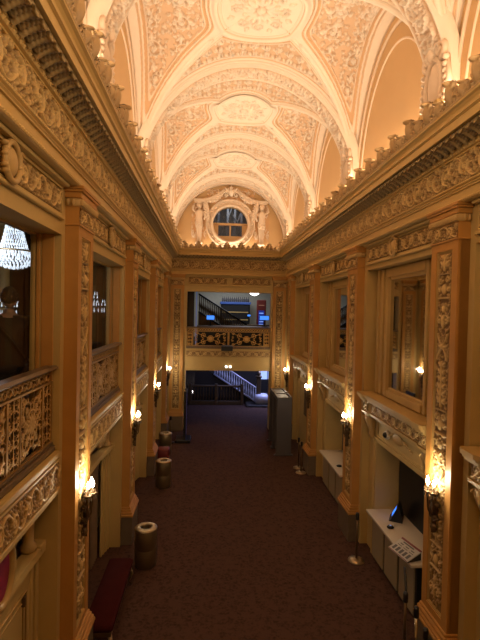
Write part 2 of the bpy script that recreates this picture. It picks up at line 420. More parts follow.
# ---- cresting of leaf ornaments on the cornice edge
def antefix_cv(w, h, big):
    c = Cv(w, h, .01, wrap=False); m = w / 2
    for sg in (-1, 1):
        c.spiral(m + sg * w * .27, h * .22, w * .17, PI / 2 - sg * PI / 2, sg, 1.2, .016, False)
        c.leaf(m + sg * w * .10, h * .28, h * .42, PI / 2 - sg * .75, .9); c.leaf(m + sg * w * .05, h * .5, h * .36, PI / 2 - sg * .5, .9)
    c.blob(m, h * .45, w * .16, h * .40, 0, 1.6); c.blob(m, h * .82, w * .13, h * .12, 0, 1.8)
    c.stroke([(.02, .03), (w - .02, .03)], .03, .03, 1)
    return c
AB = antefix_cv(.36, .36, 1); AS = antefix_cv(.26, .23, 0)
def antefix_mesh(cv, nm):
    m = puffy(MB(), cv, 0, -cv.w / 2, -.02, .07, .1)
    # lean forward at the head
    m.v = [(p[0] + .25 * max(0, p[2]) ** 1.4, p[1], p[2]) for p in m.v]
    return m
crest_b = antefix_mesh(AB, 'b'); crest_s = antefix_mesh(AS, 's')
def cresting(label, pts, rz):
    r = thing('cornice_cresting', label, 'cresting', (0, 0, 0))
    ob = None; os_ = None
    for i, p in enumerate(pts):
        big = i % 2 == 0
        if big and ob is None: ob = o = crest_b.build('antefix', 'crest', r, True, fix=False)
        elif not big and os_ is None: os_ = o = crest_s.build('antefix', 'crest', r, True, fix=False)
        else: o = (ob if big else os_).copy(); COL.objects.link(o)
        o.location = p; o.rotation_euler = (0, 0, rz)
    return r
ysq = [3.0 + .27 * i for i in range(int((YB - .5 - 3.0) / .27) + 1)]
cresting('row of gilded leaf ornaments standing along the edge of the left cornice', [(XL + .33, y, TOP) for y in ysq], 0)
cresting('row of gilded leaf ornaments standing along the edge of the right cornice', [(XR - .33, y, TOP) for y in ysq], PI)
cresting('short row of gilded leaf ornaments on the end wall cornice below the round window', [(XL + .55 + .29 * i, YB - .33, TOP) for i in range(14)], -PI / 2)
# ================================================================== VAULT
Z0, HV, BV = 7.75, 2.65, BAY / 2
def smp(cv, u, v):
    iu = (np.floor(u / cv.res).astype(int)) % cv.nu; iv = np.clip(np.floor(np.mod(v, cv.h) / cv.res).astype(int), 0, cv.nv - 1)
    return cv.H[iv, iu]
VT = Cv(1.1, 1.1, .012)
_r = random.Random(11)
for (x, y, R, d) in ((.28, .28, .19, 1), (.82, .28, .19, -1), (.28, .82, .19, -1), (.82, .82, .19, 1)):
    VT.spiral(x, y, R, _r.random() * 6, d, 1.7, .015); VT.leaf(x + .27, y + .02, .16, 0, .9); VT.leaf(x, y + .27, .16, PI / 2, .9)
for i in range(110): VT.leaf(_r.random() * 1.1, _r.random() * 1.1, .085, _r.random() * 6.28, .7)
VS = Cv(.5, .5, .012)
for (x, y, d) in ((.125, .125, 1), (.375, .375, 1), (.375, .125, -1), (.125, .375, -1)):
    VS.spiral(x, y, .085, _r.random() * 6, d, 1.3, .012); VS.leaf(x + .12, y, .08, .5, .8)
def profile(d, fine, edge=.10):
    """moulding profile by distance to the panel edge -> (height, colour)"""
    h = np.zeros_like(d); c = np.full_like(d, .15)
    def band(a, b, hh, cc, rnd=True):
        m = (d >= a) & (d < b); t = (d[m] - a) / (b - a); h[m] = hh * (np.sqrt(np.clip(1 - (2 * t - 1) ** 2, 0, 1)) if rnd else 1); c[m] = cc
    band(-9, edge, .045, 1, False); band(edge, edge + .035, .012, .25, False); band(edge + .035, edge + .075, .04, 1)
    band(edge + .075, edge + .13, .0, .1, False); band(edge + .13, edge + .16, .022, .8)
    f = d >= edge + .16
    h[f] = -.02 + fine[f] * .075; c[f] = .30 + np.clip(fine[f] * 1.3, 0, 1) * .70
    return h, c
def web_main(m, yc, s, xs=1):
    nv, nw = 150, 400
    v = np.linspace(.06, 1, nv)[:, None] * np.ones((1, nw)); w = np.linspace(-1, 1, nw)[None, :] * np.ones((nv, 1))
    T = np.arcsin(np.clip(v, 0, .99999)); t = w * T
    y = yc + s * v * BV
    d1 = (1 - np.abs(w)) * T * 2.45 * .62; d2 = (1 - v) * BV - .27
    p = 1.0; d = np.minimum(d1, d2) - .10 * np.exp(-((d1 - d2) / .16) ** 2) * 0 
    d0 = v * BV * 1.0 - .80 + (np.abs(t) * 0)   # medallion clearance along the crown
    dm = np.hypot(np.sin(t) * AX / .80, v * BV / .84) - 1
    d = np.minimum(d, dm * .8)
    H, C = profile(d, smp(VS, t * 2.5 + 50, y + 50), .05)
    nx = -np.sin(t) / AX; nz = -np.cos(t) / HV; n = np.hypot(nx, nz)
    H = np.where(np.abs(w) > .985, 0, H)
    P = np.stack([XC + AX * np.sin(t) + nx / n * H, y, Z0 + HV * np.cos(t) + nz / n * H], -1)
    m.grid(P, C)
def web_side(m, yc, s):
    nv, nw = 290, 290
    v = np.linspace(.06, 1, nv)[:, None] * np.ones((1, nw)); w = np.linspace(-1, 1, nw)[None, :] * np.ones((nv, 1))
    T = np.arcsin(np.clip(v, 0, .99999)); t = w * T
    x = v * AX
    d1 = (1 - np.abs(w)) * T * 2.25 * .78; d2 = (1 - v) * AX + (1 - np.cos(t)) * .25
    dd = np.stack([d1, d2 * 1.0], 0); k = 14.
    d = -np.log(np.exp(-k * np.clip(d1, 0, 3)) + np.exp(-k * np.clip(d2 - .10, -.1, 3))) / k
    dm = np.hypot(x / .80, np.sin(t) * BV / .84) - 1
    d = -np.log(np.exp(-k * d) + np.exp(-k * np.clip(dm * .8, -.1, 3))) / k
    H, C = profile(d, smp(VT, t * 2.2 + 50, x + 50), .11)
    ny = -np.sin(t) / BV; nz = -np.cos(t) / HV; n = np.hypot(ny, nz)
    H = np.where(np.abs(w) > .985, 0, H)
    P = np.stack([XC + s * x, yc + BV * np.sin(t) + ny / n * H, Z0 + HV * np.cos(t) + nz / n * H], -1)
    m.grid(P, C)
vm = MB()
for sx in (-1, 1):
    for sy in (-1, 1):
        vm.tube([(XC + sx * AX * v, sy * BV * v, Z0 + HV * math.sqrt(max(0, 1 - v * v)) - .005) for v in [sin(q) for q in np.linspace(.36, PI / 2, 40)]], .055, 8)
vm.a = [1] * len(vm.v)
web_main(vm, 0, 1); web_main(vm, 0, -1); web_side(vm, 0, 1); web_side(vm, 0, -1)
CEIL = struct(vm.build('ceiling', 'ceil', None, True, (0, bc(-2), 0), fix=False))
for k in range(-1, 3):
    o = CEIL.copy(); COL.objects.link(o); o.location = (0, bc(k), 0)
# medallions
mm = MB(); nr, na = 60, 200
r_ = np.linspace(0, 1, nr)[:, None] * np.ones((1, na)); a_ = np.linspace(0, 2 * PI, na)[None, :] * np.ones((nr, 1))
x = .83 * r_ * np.cos(a_); y = .88 * r_ * np.sin(a_)
zs = Z0 + HV * np.maximum(np.sqrt(1 - (x / AX) ** 2), np.sqrt(1 - (y / BV) ** 2))
MC = Cv(1.7, 1.8, .012, wrap=False)
for k in range(8):
    a = k * PI / 4; MC.spiral(.85 + .42 * cos(a), .9 + .44 * sin(a), .13, a + PI, 1 if k % 2 else -1, 1.3, .018); MC.leaf(.85 + .1 * cos(a), .9 + .1 * sin(a), .26, a, 1.1)
    MC.leaf(.85 + .5 * cos(a + .39), .9 + .5 * sin(a + .39), .15, a + .39, .9); MC.blob(.85 + .3 * cos(a + .39), .9 + .3 * sin(a + .39), .06, .04, a, 1)
MC.blob(.85, .9, .09, h=1.3)
f = MC.H[np.clip(((y + .9) / .012).astype(int), 0, MC.nv - 1), np.clip(((x + .85) / .012).astype(int), 0, MC.nu - 1)]
d = (1 - r_) * .83
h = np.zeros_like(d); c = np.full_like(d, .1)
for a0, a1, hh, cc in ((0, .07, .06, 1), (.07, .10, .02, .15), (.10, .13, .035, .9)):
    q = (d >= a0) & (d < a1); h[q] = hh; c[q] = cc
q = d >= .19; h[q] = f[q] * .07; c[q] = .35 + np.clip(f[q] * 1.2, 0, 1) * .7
mm.grid(np.stack([XC + x, y, zs - .02 - h], -1), c)
MED = None
for k in range(-2, 3):
    if MED is None: MED = o = mm.build('medallion', 'ceil', None, True, fix=False)
    else: o = MED.copy(); COL.objects.link(o)
    o.location = (0, bc(k), 0)
    tag(o, {0: 'large round carved ceiling medallion nearest the camera at the top of the picture', 1: 'round carved ceiling medallion, middle one of those along the crown', 2: 'smallest carved ceiling medallion, just above the end wall lunette'}.get(k, 'round carved ceiling medallion behind the camera, %s' % ('just behind' if k == -1 else 'by the front wall')), 'medallion')
# transverse arches
def arch_band(yc, w, drop, full=True, tile=RIN):
    nt_, nyy = 520, 44
    t = np.linspace(-PI / 2, PI / 2, nt_)[:, None] * np.ones((1, nyy)); yy = np.linspace(-w, w, nyy)[None, :] * np.ones((nt_, 1))
    e = w - np.abs(yy)
    f = smp(tile, t * 2.4 + 50, (yy + w) / (2 * w) * tile.h * .999)
    f = np.where(e > .09, smp(tile, t * 2.4 + 50, np.clip((yy + w - .09) / (2 * w - .18), 0, .999) * tile.h), 0)
    h = np.where(e < .005, -.12, np.where(e < .05, drop, np.where(e < .075, drop - .03, drop - .03 + f * .085)))
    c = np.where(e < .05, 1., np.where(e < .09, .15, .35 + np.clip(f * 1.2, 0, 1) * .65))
    nx = -np.sin(t) / AX; nz = -np.cos(t) / HV; n = np.hypot(nx, nz)
    return MB().grid(np.stack([XC + AX * np.sin(t) + nx / n * h, yc + yy, Z0 + HV * np.cos(t) + nz / n * h], -1), c)
ARC = arch_band(0, .27, .12).build('transverse_arch', 'ceil', None, True, fix=False)
al = {0: 'nearest carved vault arch, cut by the top edge of the picture', 1: 'large carved plaster vault arch between the near and middle medallions', 2: 'carved plaster arch crossing the vault between the middle and small medallions', 3: 'farthest carved plaster vault arch in front of the lunette'}
for i, k in enumerate(range(-1, 4)):
    o = ARC if i == 0 else ARC.copy()
    if i: COL.objects.link(o)
    o.location = (0, pc(k), 0); tag(o, al.get(k, 'carved plaster vault arch behind the camera'), 'arch')
# plain stepped barrel behind the last arch
eb = MB()
for (y0, y1, dd, cc) in ((17.85, 18.0, .05, .2), (18.0, 18.08, .09, 1), (18.08, 18.2, .04, .15), (18.2, 18.42, .13, .9)):
    t = np.linspace(-PI / 2, PI / 2, 120)
    for a, b, h1, h2 in ((y0, y1, dd, dd), (y1, y1, dd, 0), (y0, y0, 0, dd)):
        rows = []
        for yy, hh in ((a, h1), (b, h2)):
            rows.append(np.stack([XC + (AX - hh) * np.sin(t), np.full_like(t, yy), Z0 + (HV - hh) * np.cos(t)], -1))
        eb.grid(np.stack(rows, 0), np.full((2, 120), cc))
eb.build('end_arch_moulding', 'ceil', CEIL, False, (0, -bc(-2), 0), fix=False)
# mouldings on the side lunettes and floor of the springing zone
lm = MB()
for s in (-1, 1):
    for R, rr in ((.80, .022), (.92, .035)):
        lm.tube([(XC + s * (AX - .01), BV * R * sin(t), 7.6 + (HV + .15) * R * cos(t)) for t in np.linspace(-PI / 2, PI / 2, 40)], rr, 6)
LM = lm.build('lunette_moulding', 'ceil', CEIL, True)
for k in range(-1, 3):
    o = LM.copy(); COL.objects.link(o); o.location = (0, (k + 2) * BAY, 0)
# flat wall panels of the lunettes (apricot)
ap = MB()
for s in (-1, 1):
    xx = XC + s * (AX - .004); ap.add([(xx, YF, TOP), (xx, YB, TOP), (xx, YB, 10.5), (xx, YF, 10.5)], [(0, 1, 2, 3)])
    for k in range(-1, 4): ap.bbox(*sorted((xx, xx - s * .12)), pc(k) - .30, pc(k) + .30, TOP, 8.0)
ap.build('lunette_field', 'ceilflat', CEIL, False, (0, -bc(-2), 0), fix=False)
# end wall lunette with the round window opening
OX, OZ, OR = .82, 8.66, .74
lw = MB(); n = 96
V = []; F = []
for ring, rr in ((0, None), (1, OR)):
    for k in range(n):
        a = 2 * PI * k / n
        if rr: V.append((OX + rr * cos(a), YB + .1, OZ + rr * sin(a)))
        else:
            # outer rectangle point in direction a
            dx, dz = cos(a), sin(a); tx = (2.9 / abs(dx)) if abs(dx) > 1e-6 else 1e9; tz = ((2.1 if dz > 0 else 1.2) / abs(dz)) if abs(dz) > 1e-6 else 1e9
            tt = min(tx, tz); V.append((OX + dx * tt, YB + .1, OZ + dz * tt))
F = [(k, (k + 1) % n, n + (k + 1) % n, n + k) for k in range(n)]
lw.add(V, F, [.3] * len(V))
lw.lathe([(OR, .1), (OR, .45)], (OX, YB, OZ), 64, 'y', 1)
lw.f = lw.f[:-2]
LUN = struct(lw.build('wall_lunette', 'ceilflat', fix=False))
# ring frame, bead ring
rf = MB()
rf.lathe([(OR - .02, .12), (OR - .02, -.02), (OR + .03, -.06), (OR + .08, -.02), (OR + .10, .03), (OR + .22, .03), (OR + .24, -.03), (OR + .28, -.03), (OR + .30, .1)], (OX, YB, OZ), 72, 'y'); rf.f = rf.f[:-2]
for k in range(30):
    a = 2 * PI * k / 30; rf.ell((OX + (OR + .16) * cos(a), YB + .02, OZ + (OR + .16) * sin(a)), (.042, .05, .042), 8, 6)
OC = thing('round_window', 'round window with transom bar and beaded plaster ring in the end lunette', 'window')
rf.build('window_frame', 'ceil', OC, True)
MB().box(OX - OR, OX + OR, YB + .2, YB + .26, OZ - .03, OZ + .06).box(OX - .52, OX + .52, YB + .2, YB + .26, OZ - .54, OZ - .48).box(OX - .03, OX + .03, YB + .21, YB + .25, OZ - .5, OZ).box(OX - .56, OX - .50, YB + .2, YB + .26, OZ - .54, OZ).box(OX + .50, OX + .56, YB + .2, YB + .26, OZ - .54, OZ).build('transom', 'ceilflat', OC)
MB().lathe([(0.001, .28), (OR - .01, .28), (OR - .01, .285), (0.001, .285)], (OX, YB, OZ), 48, 'y').build('pane', 'glass', OC)
# lower blind segments beside the sash
sg = MB()
for s in (-1, 1):
    pts = [(OX + s * .56, OZ)] + [(OX + OR * cos(a) * s, OZ + OR * sin(a)) for a in np.linspace(0, -math.acos(.56 / OR), 10)]
    sg.prism(pts, YB + .2, YB + .25, 'y')
pts = [(OX + OR * cos(a), OZ + OR * sin(a)) for a in np.linspace(-math.asin(.54 / OR), -PI + math.asin(.54 / OR), 16)]
sg.prism(pts, YB + .2, YB + .25, 'y'); sg.build('blind_panel', 'ceilflat', OC)
# lunette ornaments: swags, flanking herms, cartouche head
def swag(mb, p0, p1, sag, r):
    N = 22
    for i in range(N + 1):
        t = i / N; x = p0[0] + (p1[0] - p0[0]) * t; z = p0[1] + (p1[1] - p0[1]) * t - sag * 4 * t * (1 - t); rr = r * (.55 + .45 * sin(PI * t))
        for q in range(4):
            a = q * 1.57 + i; mb.ell((x + rr * .6 * cos(a), YB + .0 - rr * .3 - .02, z + rr * .6 * sin(a)), (rr * .5, rr * .55, rr * .42), 6, 5)
SW = thing('garland', 'plaster leaf garlands draped over the round window of the lunette', 'garland')
sw = MB(); swag(sw, (OX - 1.05, OZ + .95), (OX - .3, OZ + 1.35), .14, .14); sw.build('swag', 'ceil', SW, True)
sw = MB(); swag(sw, (OX + .3, OZ + 1.35), (OX + 1.05, OZ + .95), .14, .14); sw.build('swag', 'ceil', SW, True)
for s in (-1, 1):
    sw = MB(); swag(sw, (OX + s * 1.1, OZ + .95), (OX + s * .93, OZ + .1), -.04, .12); sw.build('swag', 'ceil', SW, True)
hd = MB()
CC = Cv(.9, .62, .012, wrap=False)
for s in (-1, 1): CC.spiral(.45 + s * .22, .2, .13, 0 if s > 0 else PI, s, 1.4, .03); CC.leaf(.45 + s * .1, .3, .26, PI / 2 - s * .7, 1)
CC.blob(.45, .3, .12, .17, 0, 1.8); CC.leaf(.45, .4, .2, PI / 2, 1.2)
hd = to_back(puffy(MB(), CC, .04, OX - .45, OZ + .98, .09, .1), YB); hd.build('crest', 'ceil', SW, True, fix=False)
bgc = Cv(1.25, .75, .014)
_r = random.Random(4)
for k in range(9): bgc.spiral(.07 + k * .14, .15 + .45 * (k % 2), .10, k, 1 if k % 2 else -1, 1.3, .016)
for k in range(60): bgc.leaf(_r.random() * 1.25, _r.random() * .75, .1, _r.random() * 6.3, .6)
def herm(s):
    cx = OX + s * 1.3; h = MB()
    # tapering scroll pedestal, torso, arms raised, head with hair
    h.lathe([(.10, -.95), (.15, -.93), (.15, -.85), (.09, -.82), (.10, -.6), (.13, -.3), (.17, -.12), (.15, -.05)], (cx, YB + .0, OZ + .05), 14, 'z', .7)
    h.lathe([(.13, -.08), (.155, .0), (.125, .14), (.15, .28), (.17, .38), (.13, .46), (.055, .50), (.05, .55)], (cx, YB - .02, OZ + .05), 16, 'z', .65)
    h.ell((cx - s * .015, YB - .06, OZ + .69), (.085, .095, .11), 12, 10)
    for q in range(7):
        a = PI * q / 6; h.ell((cx + .085 * cos(a), YB - .03, OZ + .72 + .07 * sin(a)), (.045, .05, .045), 7, 6)
    h.tube([(cx + s * .15, YB - .03, OZ + .44), (cx + s * .27, YB - .08, OZ + .52), (cx + s * .20, YB - .06, OZ + .78)], [.055, .045, .035], 8)
    h.tube([(cx - s * .15, YB - .03, OZ + .44), (cx - s * .26, YB - .08, OZ + .30), (cx - s * .20, YB - .1, OZ + .12)], [.055, .045, .035], 8)
    for q in range(5): h.ell((cx + .05 * (q - 2), YB - .11, OZ - .05 - .05 * abs(q - 2)), (.05, .05, .07), 7, 6)
    o = h.build('plaster_herm', 'ceil', None, True)
    tag(o, 'plaster herm figure with raised arm %s of the round lunette window' % ('left' if s < 0 else 'right'), 'sculpture')
    b = MB(); b.bbox(cx - .24, cx + .24, YB - .10, YB + .1, OZ + .88, OZ + .98).bbox(cx - .2, cx + .2, YB - .06, YB + .1, OZ + .82, OZ + .88); b.build('capital_block', 'ceil', o)
    b = to_back(patch(MB(), bgc, -.09, (cx - .62) if s < 0 else cx + .0, OZ - .75, .04, .62), YB)
for s in (-1, 1): herm(s)
LR = MB()
for s in (-1, 1):
    b = to_back(patch(MB(), bgc, -.098, OX - 1.62 if s < 0 else OX + 1.0, OZ - .7, .05, .62, height=1.5), YB); LR.add(b.v, b.f, b.a)
b = to_back(patch(MB(), bgc, -.098, OX - 1.0, OZ + .82, .05, 2.0, height=.62), YB); LR.add(b.v, b.f, b.a)
LR.build('relief_panel', 'ceil', SW, True, fix=False)
# cartouches at the feet of the arches
def cartouche_mesh():
    r = thing('cartouche', '', 'cartouche')
    MB().ell((.10, 0, .52), (.07, .17, .30), 20, 12).build('shield', 'ceil', r, True)
    m = MB(); m.tube([(.13, .205 * cos(t), .52 + .335 * sin(t)) for t in np.linspace(0, 2 * PI, 32, endpoint=False)], .035, 8, closed=True)
    for s in (-1, 1):
        def sp(cy, cz, R, a0, dr, rr): return [(.12 + .03 * i / 24, cy + R * (1 - i / 26) * cos(a0 + dr * i * .38), cz + R * (1 - i / 26) * sin(a0 + dr * i * .38)) for i in range(25)]
        m.tube(sp(s * .17, .92, .12, -PI / 2, s, 0), [.045 - .001 * i for i in range(25)], 8)
        m.tube(sp(s * .24, .16, .12, PI / 2, s, 0), [.045 - .001 * i for i in range(25)], 8)
        m.tube([(.08, s * .30, .25), (.10, s * .34, .5), (.08, s * .27, .8)], [.05, .04, .03], 8)
        for q in range(7): m.ell((.12, s * (.30 + .02 * sin(q)), .22 + .09 * q), (.05, .045, .04), 7, 6)
    m.ell((.16, 0, .93), (.07, .08, .10), 10, 8)
    m.build('scroll_surround', 'ceil', r, True)
    c = Cv(.7, .34, .012, wrap=False)
    for s in (-1, 1): c.spiral(.35 + s * .2, .16, .11, 0, s, 1.4, .025); c.leaf(.35 + s * .1, .1, .2, PI / 2 - s * .9, 1)
    c.blob(.35, .17, .1, .14, 0, 1.4)
    puffy(MB(), c, .14, -.35, -.04, .09, .1).build('leaf_base', 'relief', r, True, fix=False)
    return r
CT = cartouche_mesh(); first = True
wh = {0: 'nearest', 1: 'second', 2: 'third', 3: 'farthest'}
for k in range(0, 4):
    for s, nm in ((-1, 'left'), (1, 'right')):
        loc = (XC + s * (AX - .10), pc(k), TOP + .12); rz = 0 if s < 0 else PI
        lab = '%s plaster shield cartouche with scrolls above the %s cornice at a vault arch foot' % (wh[k], nm)
        if first: CT.location = loc; CT.rotation_euler = (0, 0, rz); CT['label'] = lab; first = False
        else: dup(CT, loc, rz, lab)
# ================================================================== PILASTERS (local: x towards hall, wall plane x=0)
def pilaster_proto(w):
    hw = w / 2; D = .165; r = thing('pilaster', '', 'pilaster')
    pl = MB().bbox(0, D + .07, -hw - .05, hw + .05, 0, .60, .012); pl.build('plinth', 'plinth', r)
    bm = MB().bbox(0, D + .09, -hw - .07, hw + .07, .60, .655, .012).bbox(0, D + .075, -hw - .055, hw + .055, .655, .70, .012).bbox(0, D + .05, -hw - .035, hw + .035, .70, .755, .012).bbox(0, D + .025, -hw - .015, hw + .015, .755, .80, .01)
    bm.build('base_moulding', 'orange', r)
    st = .125 * w / .68 + .01
    sh = MB().box(0, D - .035, -hw, hw, .80, 6.04)
    sh.box(0, D, -hw, -hw + st, .80, 6.04).box(0, D, hw - st, hw, .80, 6.04).box(0, D, -hw + st, hw - st, .80, .90).box(0, D, -hw + st, hw - st, 5.92, 6.04)
    sh.build('shaft', 'orange', r)
    fr = MB(); a = hw - st
    for o, x1, wd in ((0, D - .012, .018), (.018, D - .024, .014)):
        fr.box(.05, x1, -a + o, -a + o + wd, .90 + o, 5.92 - o).box(.05, x1, a - o - wd, a - o, .90 + o, 5.92 - o).box(.05, x1, -a + o, a - o, .90 + o, .90 + o + wd).box(.05, x1, -a + o, a - o, 5.92 - o - wd, 5.92 - o)
    fr.build('panel_moulding', 'tan', r)
    cw = 2 * a - .064
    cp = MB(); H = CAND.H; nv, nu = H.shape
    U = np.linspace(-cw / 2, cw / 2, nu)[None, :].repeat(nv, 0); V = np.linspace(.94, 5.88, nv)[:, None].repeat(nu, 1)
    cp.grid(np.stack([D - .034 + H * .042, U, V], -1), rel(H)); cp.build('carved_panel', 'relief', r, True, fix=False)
    cb = MB().box(0, D, -hw, hw, 6.04, 6.27)
    cb.bbox(0, D + .02, -hw - .02, hw + .02, 6.035, 6.06, .006).bbox(0, D + .035, -hw - .035, hw + .035, 6.37, 6.44, .006).bbox(0, D + .06, -hw - .06, hw + .06, 6.44, 6.47, .006).bbox(0, D + .075, -hw - .075, hw + .075, 6.47, 6.51, .006)
    cb.build('capital', 'orange', r)
    cf = MB(); Hs = np.tile(RSM.H, (1, 2))[:, :int((w - .02) / RSM.res)]
    nv, nu = Hs.shape
    cf.grid(np.stack([D + .002 + Hs * .03, np.linspace(-hw + .01, hw - .01, nu)[None, :].repeat(nv, 0), np.linspace(6.06, 6.26, nv)[:, None].repeat(nu, 1)], -1), rel(Hs))
    cf.build('capital_carving', 'relief', r, True, fix=False)
    eg = MB(); eg.bbox(0, D + .02, -hw - .02, hw + .02, 6.27, 6.37, .01)
    n = int(w / .052)
    for i in range(n + 1): eg.ell((D + .03, -hw + i * w / n, 6.318), (.035, .019, .045), 8, 6)
    for s in (-1, 1):
        for x in (.04, .10): eg.ell((x, s * (hw + .03), 6.318), (.02, .028, .045), 8, 6)
    eg.build('egg_and_dart', 'relief', r, True)
    return r
PP = pilaster_proto(PW); first = True
for k in (-1, 0, 1, 2, 3):
    for s, nm in ((-1, 'left'), (1, 'right')):
        loc = (WL if s < 0 else WR, pc(k), 0); rz = 0 if s < 0 else PI
        lab = 'tall amber pilaster with carved front panel, %s on the %s wall' % ({-1: 'beside the camera', 0: 'nearest in view', 1: 'second from the camera', 2: 'third from the camera', 3: 'last before the end wall'}[k], nm)
        if first: PP.location = loc; PP.rotation_euler = (0, 0, rz); PP['label'] = lab; first = False
        else: dup(PP, loc, rz, lab)
PB = pilaster_proto(.54); PB.location = (-1.32, BP, 0); PB.rotation_euler = (0, 0, -PI / 2); PB['label'] = 'narrow amber pilaster with carved panel on the end wall left of the openings'
dup(PB, (3.02 - .06, BP, 0), -PI / 2, 'narrow amber pilaster with carved panel on the end wall right of the openings')
# ================================================================== BAY TRIM: small frieze panel above each opening
def frieze_panel_proto(half):
    r = thing('frieze_panel', '', 'frieze panel'); m = MB()
    m.box(0, .03, -half, half, 6.10, 6.13).box(0, .03, -half, half, 6.42, 6.45).box(0, .03, -half, -half + .03, 6.13, 6.42).box(0, .03, half - .03, half, 6.13, 6.42)
    m.bbox(0, .05, -half - .04, half + .04, 6.065, 6.10, .008).bbox(0, .10, -half - .04, half + .04, 6.455, 6.498, .012)
    m.build('panel_moulding', 'cream', r)
    c = MB(); L = 2 * half - .08; patch(c, RSM, .002, -half + .04, 6.145, .045, L, height=.265); c.build('carving', 'relief', r, True, fix=False)
    if half > 1:
        q = MB(); q.ell((.05, 0, 6.27), (.05, .10, .13), 16, 10); q.tube([(.07, .14 * cos(t), 6.27 + .165 * sin(t)) for t in np.linspace(0, 2 * PI, 24, endpoint=False)], .028, 8, closed=True)
        for s in (-1, 1):
            for t in range(6): q.ell((.07, s * (.13 + .02 * (t % 2)), 6.16 + .045 * t), (.035, .03, .024), 7, 5)
        q.build('cartouche_boss', 'relief', r, True)
    return r
FP = frieze_panel_proto(1.42); first = True
bn = {-1: 'nearest', 0: 'second', 1: 'third', 2: 'fourth'}
for k in (-1, 0, 1, 2):
    for s, nm in ((-1, 'left'), (1, 'right')):
        loc = (WL if s < 0 else WR, bc(k), 0); rz = 0 if s < 0 else PI
        w = {(-1, -1): 'above the opening with the chandelier', (0, -1): 'above the second left window opening', (1, -1): 'above the third left window opening', (2, -1): 'above the farthest left window opening', (-1, 1): 'on the right wall beside the camera', (0, 1): 'above the large near mirror', (1, 1): 'above the middle mirror on the right', (2, 1): 'above the farthest mirror on the right'}[(k, s)]
        lab = 'carved frieze panel with central boss ' + w
        if first: FP.location = loc; FP.rotation_euler = (0, 0, rz); FP['label'] = lab; first = False
        else: dup(FP, loc, rz, lab)
FB = frieze_panel_proto(.84); FB.location = (BX0 + .86, BP, 0); FB.rotation_euler = (0, 0, -PI / 2); FB['label'] = 'long carved frieze panel left half above the end wall opening'
dup(FB, (BX1 - .86, BP, 0), -PI / 2, 'long carved frieze panel right half above the end wall opening')
# ================================================================== RIGHT BAYS
def ang(i, n): return 2 * PI * i / n
def mirror_proto():
    r = thing('wall_mirror', '', 'mirror')       # local: x towards hall, origin wall plane; mirror plane x=-.26
    X = -.268
    fm = MB()
    for (i, o, x) in ((1.40, 1.30, .05), (1.30, 1.20, .10), (1.20, 1.08, .07), (1.08, .98, .10), (.98, .86, .06), (.86, .77, .09)):
        for s in (-1, 1):
            fm.bbox(X, X + x, *sorted((s * i, s * o)), 3.38, 5.95, .008)
    fm.bbox(X, X + .10, -.76, .76, 5.78, 5.95, .01).bbox(X, X + .06, -.70, .70, 5.72, 5.79, .01).bbox(X, X + .10, -.72, .72, 3.38, 3.52, .01).bbox(X, X + .06, -.70, .70, 3.51, 3.57, .01)
    fm.build('mirror_frame', 'tan', r)
    bd = MB()
    for s in (-1, 1):
        for i in range(44): bd.ell((X + .07, s * .80, 3.58 + .049 * i), (.015, .012, .018), 6, 4)
    bd.build('beading', 'relief', r, True); r.children[-1]['kind'] = 'stuff'
    MB().box(X + .005, X + .02, -.77, .77, 3.56, 5.73).build('mirror_glass', 'mirror', r)
    return r
def mantel_proto():
    r = thing('overdoor_mantel', '', 'mantel')
    X = -.16
    def sil(f, b): # breakfront plan: centre plus projecting ends
        return [(X, -1.46), (f, -1.46), (f + b, -1.40), (f + b, -1.12), (f, -1.04), (f, 1.04), (f + b, 1.12), (f + b, 1.40), (f, 1.46), (X, 1.46)]
    m = MB(); m.prism(sil(.14, .04), 3.30, 3.36, 'z').prism(sil(.11, .04), 3.26, 3.30, 'z').prism(sil(.07, .04), 3.21, 3.26, 'z').prism(sil(-.02, .04), 2.97, 3.21, 'z').prism(sil(.02, .04), 2.93, 2.97, 'z').prism(sil(-.03, .04), 2.88, 2.93, 'z')
    m.box(-.28, X, -1.46, 1.46, 3.0, 3.36)
    m.build('shelf', 'orange' if 0 else 'tan', r)
    c = MB(); patch(c, RSM, -.018, -1.03, 2.98, .03, 2.06, height=.22)
    for s in (-1, 1): patch(c, RSM, .022, s * 1.26 - .13, 2.98, .03, .26, height=.22)
    c.build('carved_frieze', 'relief', r, True, fix=False)
    for s in (-1, 1):
        k = MB()
        pts = [(-.16, 2.88), (.0, 2.88), (.01, 2.78), (-.03, 2.66), (-.09, 2.55), (-.07, 2.47), (-.10, 2.40), (-.16, 2.38)]
        k.prism([(a, b) for a, b in pts], s * 1.26 - .09, s * 1.26 + .09, 'y')
        k.tube([(-.02 + .05 * cos(t) * (1 - t / 9), s * 1.26 - .11, 2.80 + .05 * sin(t) * (1 - t / 9)) for t in np.linspace(0, 8, 22)], .015, 6)
        for q in range(4): k.ell((-.02 - .03 * q, s * 1.26, 2.80 - .1 * q), (.04, .06, .05), 8, 6)
        k.build('console', 'relief', r, True)
    p = MB().box(-.16, -.145, -1.04, 1.04, 2.44, 2.90); frame_yz(p, -.145, -.98, .98, 2.50, 2.86, .03, .015, 1); p.build('panel', 'cream', r)
    q = MB(); q.ell((-.13, .0, 2.72), (.03, .22, .10), 14, 8)
    for s in (-1, 1):
        for t in range(5): q.ell((-.13, s * (.25 + .07 * t), 2.74 - .02 * t), (.025, .045, .035 - .004 * t), 7, 5)
    q.build('carved_boss', 'relief', r, True)
    f = MB(); frame_yz(f, -.164, -1.14, 1.14, .0, 2.48, .05, .05, 1, False); frame_yz(f, -.164, -1.09, 1.09, 0, 2.43, .05, .03, 1, False); f.build('door_frame', 'cream', r)
    return r
MR = mirror_proto(); MT = mantel_proto(); first = True
